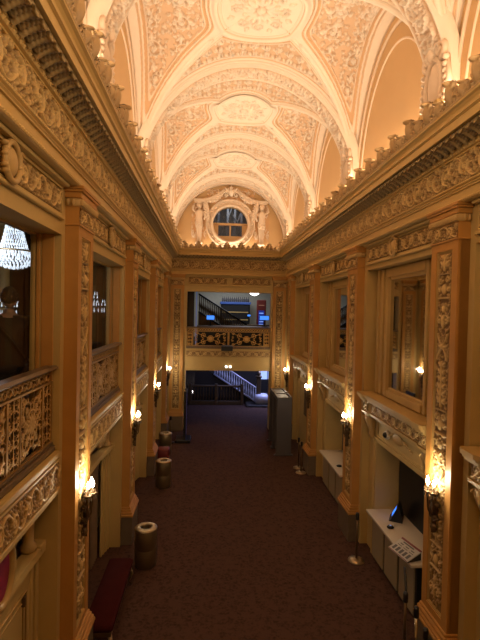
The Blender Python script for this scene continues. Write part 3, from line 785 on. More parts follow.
for k in (0, 1, 2, -1):
    d = {0: 'nearest in view, tallest in the picture', 1: 'middle one, reflecting the opposite balustrade', 2: 'farthest one near the end wall', -1: 'at the right picture edge'}[k]
    l1 = 'tall mirror in stepped frame on the right wall, ' + d
    l2 = 'carved mantel shelf on scroll consoles under the right wall mirror, ' + {0: 'with the dome camera', 1: 'above the second counter', 2: 'above the dark picture frame', -1: 'at the right picture edge'}[k]
    loc = (WR, bc(k), 0)
    if first: MR.location = loc; MR.rotation_euler = (0, 0, PI); MR['label'] = l1; MT.location = loc; MT.rotation_euler = (0, 0, PI); MT['label'] = l2; first = False
    else: dup(MR, loc, PI, l1); dup(MT, loc, PI, l2)
# dome camera
dc = thing('security_camera', 'white dome security camera with dark lens on the panel above the counter', 'camera', (3.50, 8.30, 2.68))
MB().lathe([(.001, .06), (.085, .06), (.085, .0), (.075, -.02)], (0, 0, 0), 20, 'x').build('housing', 'white', dc, True)
MB().ell((-.02, 0, 0), (.06, .055, .055), 16, 12).build('lens', 'black', dc, True)
# counters
def counter_proto():
    r = thing('counter', '', 'counter'); h = .93                 # local: origin floor, x towards hall, wall plane
    t = MB().bbox(-.80, .05, -1.02, 1.02, h, h + .045, .006); t.build('worktop', 'white', r)
    b = MB().box(-.72, -.08, -.98, .98, .06, h); b.build('cabinet', 'black', r)
    for i in range(3):
        c = (i - 1) * .64; p = MB().bbox(-.08, -.055, c - .28, c + .28, .08, h - .03, .006); p.build('front_panel', 'panel', r)
    MB().box(-.74, -.10, -.96, .96, 0, .06).build('kick', 'black', r)
    return r
CT2 = counter_proto(); CT2.location = (WR, bc(0), 0); CT2.rotation_euler = (0, 0, PI); CT2['label'] = 'near service counter with white top and beige fronts holding the lit tablet'
dup(CT2, (WR, bc(1), 0), PI, 'second service counter with white top under the middle mirror')
for k, mt, lb in ((0, 'black', 'black sheet added for the dark alcove interior behind the near counter'), (1, 'greyd', 'grey blue backing board standing behind the second counter')):
    o = MB().bbox(-.03, .0, -.90, 1.0, .98, 2.30, .006).build('alcove_back_panel', mt, None, False, (4.05, bc(k), 0)); tag(o, lb, 'board')  # the near one is a black sheet painting in the alcove's darkness
# tablet till
tb = thing('tablet', 'black point of sale tablet with glowing blue screen on the near counter', 'tablet', (3.80, 8.40, 0.977), -.5)
MB().prism([(-.14, 0), (.12, 0), (.12, .05), (.05, .30), (.02, .30), (-.10, .04)], -.16, .16, 'y').build('body', 'black', tb)
sc = MB(); n_ = Vector((-.26, 0, .12)).normalized()
sc.add([(-.092, -.10, .075), (-.092, .10, .075), (.006, .10, .265), (.006, -.10, .265)], [(0, 1, 2, 3)])
sc.build('screen', emis('tablet_screen', (.04, .22, 1.0), 1.6), tb)
o = thing('card_reader', 'small black card reader puck on the near counter', 'card reader', (3.52, 8.05, 0.977)); MB().lathe([(.001, 0), (.055, 0), (.07, .02), (.05, .045), (.001, .05)], (0, 0, 0), 18, 'z', .8).build('body', 'black', o, True); MB().box(-.015, .015, -.015, .015, .046, .054).build('button', emis('button_glow', (.3, .4, .8), .4), o)
o = thing('card_reader', 'small black card reader lying on the second counter', 'card reader', (3.52, 11.35, 0.977)); MB().lathe([(.001, 0), (.06, 0), (.075, .02), (.05, .04), (.001, .045)], (0, 0, 0), 18, 'z', .8).build('body', 'black', o, True); MB().box(-.02, .02, -.01, .01, .042, .05).build('button', 'greyd', o)
# printed menu display
mn = thing('menu_display', 'tilted printed price board with small pictures at the near end of the counter', 'display', (3.40, 7.14, 0.977), .30)
mn.rotation_euler = (0, 0, .25)
bd = MB(); bd.add([(-.17, -.24, .03), (-.17, .24, .03), (.13, .24, .16), (.13, -.24, .16), (-.17, -.24, .015), (-.17, .24, .015), (.14, .24, .145), (.14, -.24, .145)], [(0, 1, 2, 3), (7, 6, 5, 4), (0, 4, 5, 1), (1, 5, 6, 2), (2, 6, 7, 3), (3, 7, 4, 0)]); bd.build('board', 'paper', mn)
lg = MB().prism([(-.15, 0), (.13, 0), (.13, .15), (-.15, .02)], -.22, -.20, 'y').prism([(-.15, 0), (.13, 0), (.13, .15), (-.15, .02)], .20, .22, 'y'); lg.build('stand', 'black', mn)
ed = MB(); f3 = lambda u, v, e: (-.17 + .30 * u - e * .4, v, .03 + .13 * u + e)
def tile(mb, u0, u1, v0, v1, e=.004): mb.add([f3(u0, v0, e), f3(u0, v1, e), f3(u1, v1, e), f3(u1, v0, e)], [(0, 1, 2, 3)])
tile(ed, .88, 1.0, -.24, .24); tile(ed, 0, .04, -.24, .24); ed.build('red_border', 'red', mn)
pk = MB(); rr = random.Random(5)
for i in range(5): tile(pk, .12, .42, -.20 + i * .085, -.145 + i * .085)
for i in range(3): tile(pk, .62, .68, -.18 + i * .13, -.10 + i * .13); tile(pk, .50, .54, -.2 + i * .14, -.1 + i * .14)
tile(pk, .76, .84, -.12, .14); pk.build('print', 'greyd', mn)
# framed dark picture in bay 2
pf = thing('framed_picture', 'dark framed picture hanging on the right wall beyond the metal detectors', 'picture', (3.54, 15.2, 1.35))
MB().bbox(-.05, 0, -.45, .45, 0, 1.0, .01).build('frame', 'black', pf); MB().box(-.056, -.05, -.38, .38, .07, .93).build('picture', 'bronze', pf)
# ================================================================== LEFT BAYS
def balustrade_proto(half, hgt, z0, xr=-.1, pat=None):
    r = thing('balustrade', '', 'balustrade')
    rl = MB()
    prof = [(xr - .07, z0 + hgt - .05), (xr - .085, z0 + hgt - .03), (xr - .06, z0 + hgt), (xr + .06, z0 + hgt), (xr + .085, z0 + hgt - .03), (xr + .07, z0 + hgt - .05)]
    rl.prism(prof, -half, half, 'y'); rl.build('handrail', 'rail', r)
    bs = MB().bbox(xr - .07, xr + .06, -half, half, z0, z0 + .07, .012).bbox(xr - .04, xr + .035, -half, half, z0 + .07, z0 + .11, .01); bs.build('base_rail', 'rail', r)
    fr = MB(); zt = z0 + hgt - .05; zb = z0 + .11; zm = zt - .15
    n = 3; pw = .30; full = 2 * half; a = -half + .04; cells = []
    fr.box(xr - .02, xr + .02, -half, half, zm - .012, zm + .012).box(xr - .02, xr + .02, -half, half, zb, zb + .02).box(xr - .02, xr + .02, -half, half, zt - .02, zt)
    xs = [-half + .02]; 
    span = (full - .04 - 4 * pw) / 3; pat = pat or [pw, span, pw, span, pw, span, pw]; x = -half + .02
    for i, q in enumerate(pat):
        fr.box(xr - .022, xr + .022, x - .012, x + .012, zb, zm); cells.append((x, q)); x += q
    fr.box(xr - .022, xr + .022, x - .012, x + .012, zb, zm)
    fr.build('frame_bars', 'gold', r)
    sc = MB(); H = zm - zb - .02
    for x, q in cells:
        c = Cv(q - .02, H, .011, wrap=False); w = c.w; m = w / 2
        if q <= pw:
            for j in range(4):
                for s in (-1, 1): c.spiral(m + s * w * .22, H * (.13 + .25 * j), w * .2, PI / 2 + s, s, 1.3, .014, True, False)
            c.stroke([(m, 0), (m, H)], .012)
            for s in (.02, w - .02): c.stroke([(s, 0), (s, H)], .012)
            for j in range(12):
                for s in (.05, w - .05): c.blob(s, H * (j + .5) / 12, .018)
        else:
            for sx in (-1, 1):
                for sy in (-1, 1):
                    c.spiral(m + sx * w * .20, H / 2 + sy * H * .24, H * .20, -sy * PI / 2, sx * sy, 1.6, .017); c.spiral(m + sx * w * .39, H / 2 + sy * H * .36, H * .11, 0, -sx * sy, 1.3, .014); c.spiral(m + sx * w * .41, H / 2 + sy * H * .10, H * .10, 2, sx * sy, 1.3, .013)
                    c.stroke([(m, H / 2), (m + sx * w * .47, H / 2 + sy * H * .47)], .012)
            for k in range(12): c.leaf(m, H / 2, H * .2, k * PI / 6, 1)
            c.stroke([(m + H * .22 * cos(t), H / 2 + H * .22 * sin(t)) for t in np.linspace(0, 2 * PI, 30)], .014)
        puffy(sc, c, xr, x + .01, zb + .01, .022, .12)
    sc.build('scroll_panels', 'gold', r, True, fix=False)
    tp = MB(); c = Cv(full - .04, .12, .0105, wrap=False); k = 0
    while .06 + k * .11 < full - .08:
        cx = .06 + k * .11; c.stroke([(cx + .042 * cos(t), .06 + .042 * sin(t)) for t in np.linspace(0, 2 * PI, 16)], .013); c.blob(cx, .06, .015); c.blob(cx + .055, .03, .014); c.blob(cx + .055, .09, .014); k += 1
    puffy(tp, c, xr, -half + .02, zm + .012, .02, .15); tp.build('ring_band', 'gold', r, True, fix=False)
    return r
BL = balustrade_proto(OH, 1.03, 3.30); first = True
for k in (-1, 0, 1, 2):
    lab = 'gilded scrollwork balustrade with dark handrail in the %s left wall opening' % {-1: 'nearest', 0: 'second', 1: 'third', 2: 'farthest'}[k]
    if first: BL.location = (WL, bc(k), 0); BL['label'] = lab; first = False
    else: dup(BL, (WL, bc(k), 0), 0, lab)
BB = balustrade_proto((BX1 - BX0) / 2, .92, 3.42, -.08, [.26, 1.47, .06, 1.47, .26]); BB.location = ((BX0 + BX1) / 2, BP, 0); BB.rotation_euler = (0, 0, -PI / 2); BB['label'] = 'gilded scrollwork balustrade with black handrail across the end wall opening'
# upper window frames + panes (left)
def lwin(k):
    f = MB(); X = -2.13
    f.box(X, X + .06, bc(k) - OH, bc(k) + OH, 5.88, 5.97).box(X, X + .06, bc(k) - OH, bc(k) - OH + .02, 3.22, 5.88).box(X, X + .06, bc(k) + OH - .02, bc(k) + OH, 3.22, 5.88)
    o = f.build('window_%d' % (k + 2), 'tan'); struct(o)
    MB().box(X + .02, X + .03, bc(k) - OH + .02, bc(k) + OH - .02, 3.3, 5.88).build('window_pane', 'glass', o)
for k in (-1, 0): lwin(k)
jp = MB()
for k in range(-2, 3):
    for yy, sg in ((bc(k) + OH, -1), (bc(k) - OH, 1)):
        jp.bbox(-2.00, -1.86, *sorted((yy, yy + sg * .018)), 3.3, 5.9, .006).bbox(-2.06, -2.02, *sorted((yy, yy + sg * .03)), 3.3, 5.9, .006)
struct(jp.build('trim_3', 'orange'))
# drapes in third and fourth openings and beside windows
def drape(x, y0, y1, z0, z1, amp=.05, folds=6):
    m = MB(); n = 60; t = np.linspace(0, 1, n); yy = y0 + (y1 - y0) * t; P = np.stack([np.stack([x + amp * np.sin(t * folds * 2 * PI), yy, np.full(n, z)], -1) for z in (z0, z1)], 0)
    P2 = P.copy(); P2[..., 0] -= .012; m.grid(P); m.grid(P2[::-1]); return m
for i, (k, y0, y1, w) in enumerate(((0, .55, 1.45, 'at the far side of the second left opening'), (1, -1.45, 1.45, 'filling the third left opening'), (2, -1.45, 1.45, 'filling the farthest left opening'), (-1, .9, 1.45, 'at the far side of the chandelier opening'))):
    if k in (-1, 0): continue
    o = drape(-2.16, bc(k) + y0, bc(k) + y1, 3.24, 5.97, .03, 9).build('drape', 'drape', None, True); tag(o, 'heavy brown drape ' + w, 'drape')
# carved spandrel band and sill ledge below each left opening
sp_ = thing('spandrel_band', '', 'carved band')
b = MB(); b.bbox(-.05, .03, -OH, OH, 3.235, 3.30, .01).bbox(-.02, .02, -OH, OH, 3.18, 3.21, .008).bbox(-.02, .025, -OH, OH, 2.80, 2.86, .008); b.build('ledge', 'cream', sp_)
b = MB(); patch(b, RSM, .002, -OH + .02, 2.875, .035, 2 * OH - .04, height=.29); b.build('carving', 'relief', sp_, True, fix=False)
first = True
for k in (-1, 0, 1, 2):
    lab = 'carved scroll band with cream ledge under the %s left wall balustrade' % bn[k]
    if first: sp_.location = (WL, bc(k), 0); sp_['label'] = lab; first = False
    else: dup(sp_, (WL, bc(k), 0), 0, lab)
# doorway surrounds in the lower left bays
def surround(k, leaves):
    X = -.31; r = thing('doorway_surround', '', 'doorway', (WL, bc(k), 0))
    def seg(half, zs, rise, n=24, kk=(.2 if leaves == 'door' else 1)):
        rise = rise * kk
        return [(half * t, zs + rise * (1 - t * t)) for t in np.linspace(-1, 1, n)]
    w = MB()     # wall around: side jambs (fluted) and arch moulding
    for s in (-1, 1):
        for i in range(4): w.bbox(X - .02, X + .10 - .025 * i, *sorted((s * (OH - .10 * i), s * (OH - .10 * i - .085))), 0, 2.18, .012)
    w.build('fluted_jamb', 'cream', r)
    a = MB()
    for (zz, th, x1) in ((2.18, .10, .17), (2.10, .08, .11), (2.04, .06, .08)):
        up = seg(OH, zz, .16); lo = seg(OH, zz - th, .16)[::-1]; a.prism(up + lo, X, X + x1, 'x')
    for s in (-1, 1): a.bbox(X, X + .18, *sorted((s * OH, s * (OH - .16))), 2.14, 2.22, .012)
    a.build('arch_moulding', 'cream', r)
    bk = MB().box(X - .25, X - .22, -OH, OH, 2.1, 2.78); bk.build('back_panel', 'darkin', r)
    for s in (-1, 1):
        q = MB(); yy = s * (OH - .22)
        q.bbox(X - .02, X + .12, yy - .12, yy + .12, 2.70, 2.78, .01).lathe([(.09, 2.2), (.09, 2.26), (.06, 2.3), (.065, 2.52), (.07, 2.56), (.12, 2.70)], (X + .05, yy, 0), 14)
        for t in range(7): q.ell((X + .05 + .08 * cos(t), yy + .08 * sin(t), 2.62), (.03, .03, .06), 7, 5)
        q.build('carved_column', 'relief', r, True)
        c = Cv(.75, .36, .012, wrap=False)
        for j in range(3): c.spiral(.15 + .22 * j, .14 + .04 * j, .11, j * 2, s, 1.4, .018)
        for j in range(8): c.leaf(.05 + .08 * j, .12, .14, PI / 2 - .4, .9)
        m = puffy(MB(), c, X + .06, .0, 2.28, .05, .1)
        if s > 0: m.v = [(p[0], (OH - .30) - p[1], p[2]) for p in m.v]
        else: m.v = [(p[0], -(OH - .30) + p[1], p[2]) for p in m.v]
        if leaves != 'door': m.build('carved_spandrel', 'relief', r, True, fix=False)
    inn = OH - .42
    d = MB()
    if leaves == 'door':
        inn2 = OH - .12; top = seg(inn2, 1.98, .16)
        d.prism([(-inn2, 0)] + top + [(inn2, 0)], X, X + .06, 'x'); d.build('panelled_screen', 'cream', r)
        e = MB()
        for s in (-1, 1):
            for (o, rr) in ((.18, .014), (.26, .010)):
                y0, y1 = s * .06 + s * o * .4, s * (inn2 - o); tp = [(y, 1.95 - o + .03 * (1 - (y / inn2) ** 2)) for y in np.linspace(y0, y1, 12)]
                e.tube([(X + .065, y0, .3), (X + .065, y1, .3)] + [(X + .065, y, z) for y, z in tp[::-1]], rr, 6, closed=True)
        e.build('panel_bead', 'tan', r, True)
        hh = MB().bbox(X + .06, X + .10, inn2 - .30, inn2 - .25, 1.66, 1.78, .006); hh.build('latch', 'bronze', r)
    else:
        d.prism([(-inn, 0)] + seg(inn, 1.98, .1) + [(inn, 0)], X - .20, X - .16, 'x'); d.build('door_leaf', 'velvet', r)
        e = MB()
        for s in (-1, 1):
            n = 40; t = np.linspace(0, 1, n); yy = s * (inn - .45 * t); xx = X - .08 + .03 * np.sin(t * 5 * 2 * PI)
            e.grid(np.stack([np.stack([xx, yy, np.full(n, z)], -1) for z in (.02, 2.08)], 0))
        e.build('side_drape', 'drape', r, True)
    return r
SD = surround(-1, 'door'); SD['label'] = 'cream panelled screen with arched top in the nearest lower left bay'
S0 = surround(0, 'open'); S0['label'] = 'arched doorway with fluted jambs behind the dark red bench'
for k in (1, 2): dup(S0, (WL, bc(k), 0), 0, {1: 'arched doorway with fluted jambs between the second and third left pilasters', 2: 'arched doorway with fluted jambs behind the far brass bins'}[k])
struct(MB().box(-2.55, -2.45, YF, YB, 0, 3.2).build('wall_left_lower', 'cream'))
# oval red framed picture behind the screen
ov = thing('oval_mirror', 'oval bronze frame around a glowing red and violet picture at the lower left edge', 'picture', (-1.92, 4.28, 2.47))
MB().tube([(0, .22 * cos(t), .31 * sin(t)) for t in np.linspace(0, 2 * PI, 36, endpoint=False)], .045, 10, closed=True).build('frame', 'tan', ov, True)
MB().lathe([(.001, -.01), (.20, -.01), (.20, .0), (.001, .0)], (0, 0, 0), 30, 'x', 1.42).build('picture', emis('red_violet_picture', (.20, .012, .03), .10, 9), ov)
# ================================================================== SCONCES (local: x towards hall, origin on pilaster face at candle-cup height)
def sconce_proto():
    r = thing('wall_sconce', '', 'sconce')
    c = Cv(.26, .62, .01, wrap=False); m = .13
    for s in (-1, 1):
        c.spiral(m + s * .055, .40, .05, 0, s, 1.3, .013); c.spiral(m + s * .045, .22, .045, 0, -s, 1.3, .012); c.leaf(m, .5, .12, PI / 2 - s * .5); c.leaf(m, .12, .1, -PI / 2 + s * .5)
    c.blob(m, .32, .06, .11, 0, 1.6); c.stroke([(m, .0), (m, .6)], .02, .015)
    puffy(MB(), c, .03, -.13, -.60, .04, .1).build('backplate', 'bronze', r, True, fix=False)
    for s in (-1, 0, 1):
        a = MB(); yy = s * .085; xx = .09 if s else .13
        a.tube([(.03, 0, -.28), (xx * .7, yy * .4, -.33), (xx * .9, yy, -.28), (xx, yy, -.12), (xx, yy, -.04)], .011, 8)
        a.lathe([(.01, -.05), (.045, -.03), (.055, -.012), (.03, -.01)], (xx, yy, 0), 14)
        am = a.build('arm', 'bronze', r, True)
        MB().lathe([(.013, -.01), (.013, .065), (.009, .07)], (xx, yy, 0), 10).build('candle', 'white', am, True)
        MB().lathe([(.004, .065), (.019, .09), (.021, .11), (.013, .14), (.002, .165)], (xx, yy, 0), 12).build('bulb', 'bulb', am, True)
        d = MB()
        for q in range(6):
            t = q * PI / 3; d.lathe([(.001, -.10), (.009, -.075), (.001, -.035)], (xx + .045 * cos(t), yy + .045 * sin(t), 0), 6)
        d.build('crystal_drops', 'glassy', am)
    return r
M['glassy'] = mat('cut_crystal', (.75, .75, .72), .08, 0, .0); M['glassy'].node_tree.nodes['Principled BSDF'].inputs['Transmission Weight'].default_value = .6
SC = sconce_proto(); first = True
SCZ = 2.60
for k in (0, 1, 2, 3):
    for s, nm in ((-1, 'left'), (1, 'right')):
        loc = (XL if s < 0 else XR, pc(k), SCZ); rz = 0 if s < 0 else PI
        lab = 'lit bronze candle sconce on the %s pilaster of the %s wall' % ({0: 'nearest', 1: 'second', 2: 'third', 3: 'farthest'}[k], nm)
        if first: SC.location = loc; SC.rotation_euler = (0, 0, rz); SC['label'] = lab; first = False
        else: dup(SC, loc, rz, lab)
        L_ = bpy.data.lights.new('sconce_light', 'POINT'); L_.energy = 14; L_.color = (1, .80, .54); L_.shadow_soft_size = .05
        lo = bpy.data.objects.new('sconce_light', L_); COL.objects.link(lo); lo.location = (loc[0] + (.17 if s < 0 else -.17), loc[1], SCZ + .20)
# ================================================================== FLOOR THINGS
def bin_proto():
    r = thing('trash_can', '', 'trash can')
    MB().lathe([(.205, 0), (.215, .01), (.215, .35), (.212, .355), (.215, .36), (.215, .70), (.212, .705)], (0, 0, 0), 40).build('body', 'brass', r, True)
    MB().lathe([(.10, .66), (.10, .745), (.115, .758), (.19, .752), (.222, .735), (.222, .705), (.205, .70)], (0, 0, 0), 40, closed=True).build('lid_ring', 'brassl', r, True)
    MB().lathe([(.001, .69), (.105, .69), (.105, .705), (.001, .705)], (0, 0, 0), 24).build('opening', 'black', r)
    return r
BN = bin_proto(); BN.location = (-1.15, 8.68, 0); BN['label'] = 'largest brass cylinder trash can, nearest, beside the dark red bench'
b2 = dup(BN, (-1.20, 12.55, 0), 0, 'middle brass cylinder trash can in front of the small red stool')
b3 = dup(BN, (-1.42, 15.35, 0), 0, 'farthest brass cylinder trash can behind the small red stool')
def bench(y0, y1, label, x0=-1.72, x1=-1.29):
    r = thing('bench', label, 'bench', ((x0 + x1) / 2, (y0 + y1) / 2, 0)); hw = (x1 - x0) / 2; hl = (y1 - y0) / 2
    MB().bbox(-hw, hw, -hl, hl, .36, .47, .03).build('cushion', 'velvet', r, True)
    f = MB().bbox(-hw + .02, hw - .02, -hl + .02, hl - .02, .29, .36, .01); f.build('apron', 'bronze', r)
    n = MB()
    for i in range(int((y1 - y0) / .05)): n.ell((hw - .015, -hl + .05 + i * .05, .355), (.009, .009, .009), 6, 4)
    n.build('nailhead_trim', 'brassl', r, True)
    for sx in (-1, 1):
        for sy in (-1, 1): MB().tube([(sx * (hw - .05), sy * (hl - .06), .30), (sx * (hw - .02), sy * (hl - .03), .20), (sx * (hw - .06), sy * (hl - .07), .08), (sx * (hw - .03), sy * (hl - .04), .012)], [.035, .03, .018, .024], 8).build('leg', 'brassl', r, True)
bench(6.33, 8.1, 'long dark red velvet bench with curved legs against the left wall')
st_ = thing('stool', 'small square red upholstered stool between the two far brass bins', 'stool', (-1.38, 14.4, 0))
MB().bbox(-.18, .18, -.18, .18, .14, .52, .03).build('seat', 'red', st_, True)
MB().box(-.16, -.11, -.16, -.11, 0, .14).box(.11, .16, -.16, -.11, 0, .14).box(-.16, -.11, .11, .16, 0, .14).box(.11, .16, .11, .16, 0, .14).build('legs', 'black', st_)
def stanchion(loc, label, hgt=.98, body='bronze', base='brassl', rope=False):
    r = thing('stanchion', label, 'stanchion', loc)
    MB().lathe([(.001, 0), (.165, 0), (.165, .012), (.10, .035), (.03, .05), (.001, .05)], (0, 0, 0), 28).build('base', base, r, True)
    MB().lathe([(.022, .04), (.022, hgt - .12)], (0, 0, 0), 16).build('post', body, r, True)
    MB().lathe([(.032, hgt - .14), (.036, hgt - .13), (.036, hgt - .03), (.03, hgt), (.001, hgt)], (0, 0, 0), 16).build('belt_head', 'black', r, True)
    return r
stanchion((3.10, 8.68, 0), 'dark stanchion with polished brass base in front of the near counter')
stanchion((2.985, 13.55, 0), 'dark stanchion with round base, farther, at the foot of the third right pilaster')
stanchion((2.985, 13.98, 0), 'dark stanchion with round base nearest to the metal detectors')
stanchion((2.95, 6.15, 0), 'bronze stanchion at the bottom picture edge, left one of the pair by the near pilaster', .98, 'bronze', 'bronze')
stanchion((2.94, 5.80, 0), 'chrome stanchion at the bottom picture edge, right one of the pair by the near pilaster', 1.0, 'chrome', 'bronze')
stanchion((2.88, 5.42, 0), 'bronze stanchion below the near pilaster base at the lower right corner', .98, 'bronze', 'bronze')
o = MB().tube([(2.96, 6.16, .93), (3.02, 6.30, .98), (3.08, 6.46, 1.10), (3.10, 6.52, 1.13)], .018, 8).build('queue_belt', 'black', None, True); tag(o, 'short black belt from the bronze stanchion to the near counter end', 'belt')
# metal detectors: two walk-through arches nested
def detector(y0, y1, label):
    r = thing('metal_detector', label, 'metal detector', (2.70, (y0 + y1) / 2, 0)); h = (y1 - y0) / 2
    for s in (-1, 1):
        p = MB().bbox(-.27, .27, s * h - .04, s * h + .04, .05, 2.05, .015); p.box(-.275, -.268, s * h - .025, s * h + .025, .25, 1.9)
        p.build('side_panel', 'grey', r)
        MB().bbox(-.33, .33, s * h - .05, s * h + .05, 0, .05, .01).build('foot', 'greyd', r)
    c = MB().bbox(-.27, -.20, -h, h, 1.93, 2.07, .01).bbox(.20, .27, -h, h, 1.93, 2.07, .01).box(-.20, .20, -h, h, 1.93, 1.97); c.build('crossbar', 'grey', r)
    MB().bbox(-.19, .19, -h + .08, h - .08, 1.97, 2.03, .01).build('control_unit', 'greyd', r)
    return r
detector(15.19, 16.0, 'grey walk-through metal detector, nearer of the nested pair at right')
detector(16.12, 16.95, 'grey walk-through metal detector, farther of the nested pair at right')
# dark banner stand at left by the end wall
bs = thing('banner_stand', 'tall narrow dark sign stand seen edge on beside the left of the lower opening', 'sign stand', (-.83, 17.0, 0))
MB().bbox(-.045, .045, -.34, .34, .10, 1.95, .01).build('panel', 'black', bs)
cf = MB(); rr = random.Random(8)
for i in range(26): cf.box(.046, .049, -.3 + .6 * rr.random(), -.27 + .6 * rr.random(), .3 + 1.5 * rr.random(), .33 + 1.5 * rr.random()) if 0 else None
for i in range(14): z = .3 + i * .11; cf.box(.0455, .049, -.25, .2 * rr.random(), z, z + .035)
cf.build('print', emis('faint_print', (.16, .10, .32), .15), bs)
MB().bbox(-.35, .22, -.38, .38, 0, .10, .02).build('base', 'black', bs)
o = stanchion((-1.36, 16.7, 0), 'slim bronze stanchion standing left of the dark sign stand', 1.0, 'bronze', 'black')
# emergency lights, projector box on end wall
em = thing('emergency_light', 'small twin lamp emergency light above the lower end wall opening', 'lamp', ((228.5 - 209) / 440 * 18.5 + .04, BP - .0, 2.62))
MB().bbox(-.15, .15, -.05, 0, -.02, .10, .01).build('housing', 'white', em)
for s in (-1, 1): MB().lathe([(.001, -.09), (.05, -.085), (.055, -.06), (.04, -.05)], (s * .085, 0, .06), 16, 'y').build('lamp_head', emis('lamp_glow', (1, .86, .66), 3), em)
pj = thing('spotlight_box', 'black box fixture hanging under the end wall balustrade', 'fixture', (.78, BP - .16, 3.36))
MB().bbox(-.24, .24, -.14, .1, 0, .20, .015).build('body', 'black', pj); MB().box(-.2, .2, .0, .16, .16, .22).build('bracket', 'black', pj)
o = MB(); patch(o, RSM, 0, 0, 3.10, .02, BX1 - BX0, height=.22); o = to_back(o, BP - .005); o.v = [(p[0] + BX0, p[1], p[2]) for p in o.v]; SPB = thing('spandrel_band', 'carved scroll strip under the end wall balustrade', 'carved band'); o.build('carving', 'relief', SPB, True, fix=False)
MB().box(BX0, BX1, BP - .03, BP, 3.07, 3.10).box(BX0, BX1, BP - .03, BP, 3.32, 3.35).build('fillet', 'tan', SPB)
# ================================================================== SIDE ROOM behind the left openings
sr = MB()
sr.box(-6, -2.09, YF, YB + .6, 3.06, 3.32)            # floor slab
struct(sr.build('floor_side_room', 'carpet'))
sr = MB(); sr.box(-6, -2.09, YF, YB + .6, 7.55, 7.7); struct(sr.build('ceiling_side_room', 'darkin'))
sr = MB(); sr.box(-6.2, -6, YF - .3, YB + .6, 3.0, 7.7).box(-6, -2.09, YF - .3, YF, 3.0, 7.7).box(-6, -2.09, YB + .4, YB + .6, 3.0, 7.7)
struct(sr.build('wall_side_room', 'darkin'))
for i, y in enumerate((7.9, 9.3, 10.9, 13.0)):
    o = thing('column', 'gilded column in the dark side room behind the left windows', 'column', (-4.9, y, 3.32), 0, 'gilded columns in the side room')
    MB().bbox(-.16, .16, -.16, .16, 0, .3, .02).build('base', 'tan', o); MB().lathe([(.13, .3), (.12, 3.6)], (0, 0, 0), 16).build('shaft', 'tan', o, True); MB().bbox(-.18, .18, -.18, .18, 3.6, 4.3, .04).build('capital', 'relief', o)
for i, (x, y, w) in enumerate(((-5.9, 11.6, .9), (-5.9, 8.4, .7))):
    o = thing('tall_window', '%s blue-lit window in the side room behind the chandelier' % ('far' if i == 0 else 'near'), 'window', (x, y, 3.9))
    MB().box(-.02, .0, -w / 2, w / 2, 0, 2.6).build('pane', 'win', o); f = MB(); 
    for q in range(4): f.box(0, .04, -w / 2, w / 2, q * .86 - .02, q * .86 + .02)
    for q in range(3): f.box(0, .04, -w / 2 + q * w / 2 - .02, -w / 2 + q * w / 2 + .02, 0, 2.6)
    f.build('glazing_bars', 'tan', o)
# chandelier
ch = thing('chandelier', 'large glowing crystal bag chandelier hanging in the side room', 'chandelier', (-3.86, 9.0, 6.14))
cr = MB()
def crow(R, z, n, ln, w=.014):
    for i in range(n): a = ang(i, n); cr.lathe([(.001, -ln), (w, -ln * .6), (.001, 0)], (R * cos(a), R * sin(a), z), 5)
for j in range(11): crow(.13 + .15 * (j / 10) ** 1.6, .70 - j * .072, 16 + j * 2, .08)
for j in range(8): t = j / 7 * PI / 2; crow(.36 * cos(t) + .01, -.10 - .22 * sin(t), int(6 + 26 * cos(t)), .07, .016)
crow(.38, -.02, 40, .1); crow(.40, -.06, 40, .1)
cr.build('crystals', 'crystal', ch)
MB().tube([(.13 * cos(t), .13 * sin(t), .72) for t in np.linspace(0, 2 * PI, 20, endpoint=False)], .015, 6, closed=True).tube([(.39 * cos(t), .39 * sin(t), -.03) for t in np.linspace(0, 2 * PI, 30, endpoint=False)], .018, 6, closed=True).build('ring', 'brassl', ch, True)
MB().tube([(0, 0, 1.25), (0, 0, .72), (0, 0, -.2)], .012, 6).build('chain', 'bronze', ch)
for i, (x, y, z) in enumerate(((-4.6, 10.4, 5.0), (-3.5, 13.2, 5.3), (-3.6, 14.6, 5.1))):
    o = thing('candelabrum', 'small lit crystal candle cluster in the side room, %s' % ('below the chandelier' if i == 0 else 'seen through the second left window, %s' % ('upper' if i == 1 else 'lower')), 'lamp', (x, y, z))
    q = MB()
    for j in range(10): a = ang(j, 10); q.lathe([(.001, 0), (.02, .03), (.001, .12)], (.22 * cos(a), .22 * sin(a), .1 * (j % 2)), 6); q.lathe([(.001, -.22), (.016, -.15), (.001, -.05)], (.2 * cos(a), .2 * sin(a), 0), 5)
    q.build('candles', 'crystal', o); MB().tube([(0, 0, -1.6 if i == 0 else -1.7), (0, 0, .0)], .02, 6).tube([(.22 * cos(t), .22 * sin(t), 0) for t in np.linspace(0, 2 * PI, 20, endpoint=False)], .012, 6, closed=True).build('stem', 'bronze', o)
def area(name, loc, size, e, col, rot=(0, 0, 0), sy=None):
    L_ = bpy.data.lights.new(name, 'AREA'); L_.energy = e; L_.color = col; L_.size = size
    if sy: L_.shape = 'RECTANGLE'; L_.size_y = sy
    o = bpy.data.objects.new(name, L_); COL.objects.link(o); o.location = loc; o.rotation_euler = rot; return o
def point(name, loc, e, col, r=.1):
    L_ = bpy.data.lights.new(name, 'POINT'); L_.energy = e; L_.color = col; L_.shadow_soft_size = r
    o = bpy.data.objects.new(name, L_); COL.objects.link(o); o.location = loc; return o
point('chandelier_light', (-3.93, 8.2, 6.1), 40, (.85, .9, 1), .3)
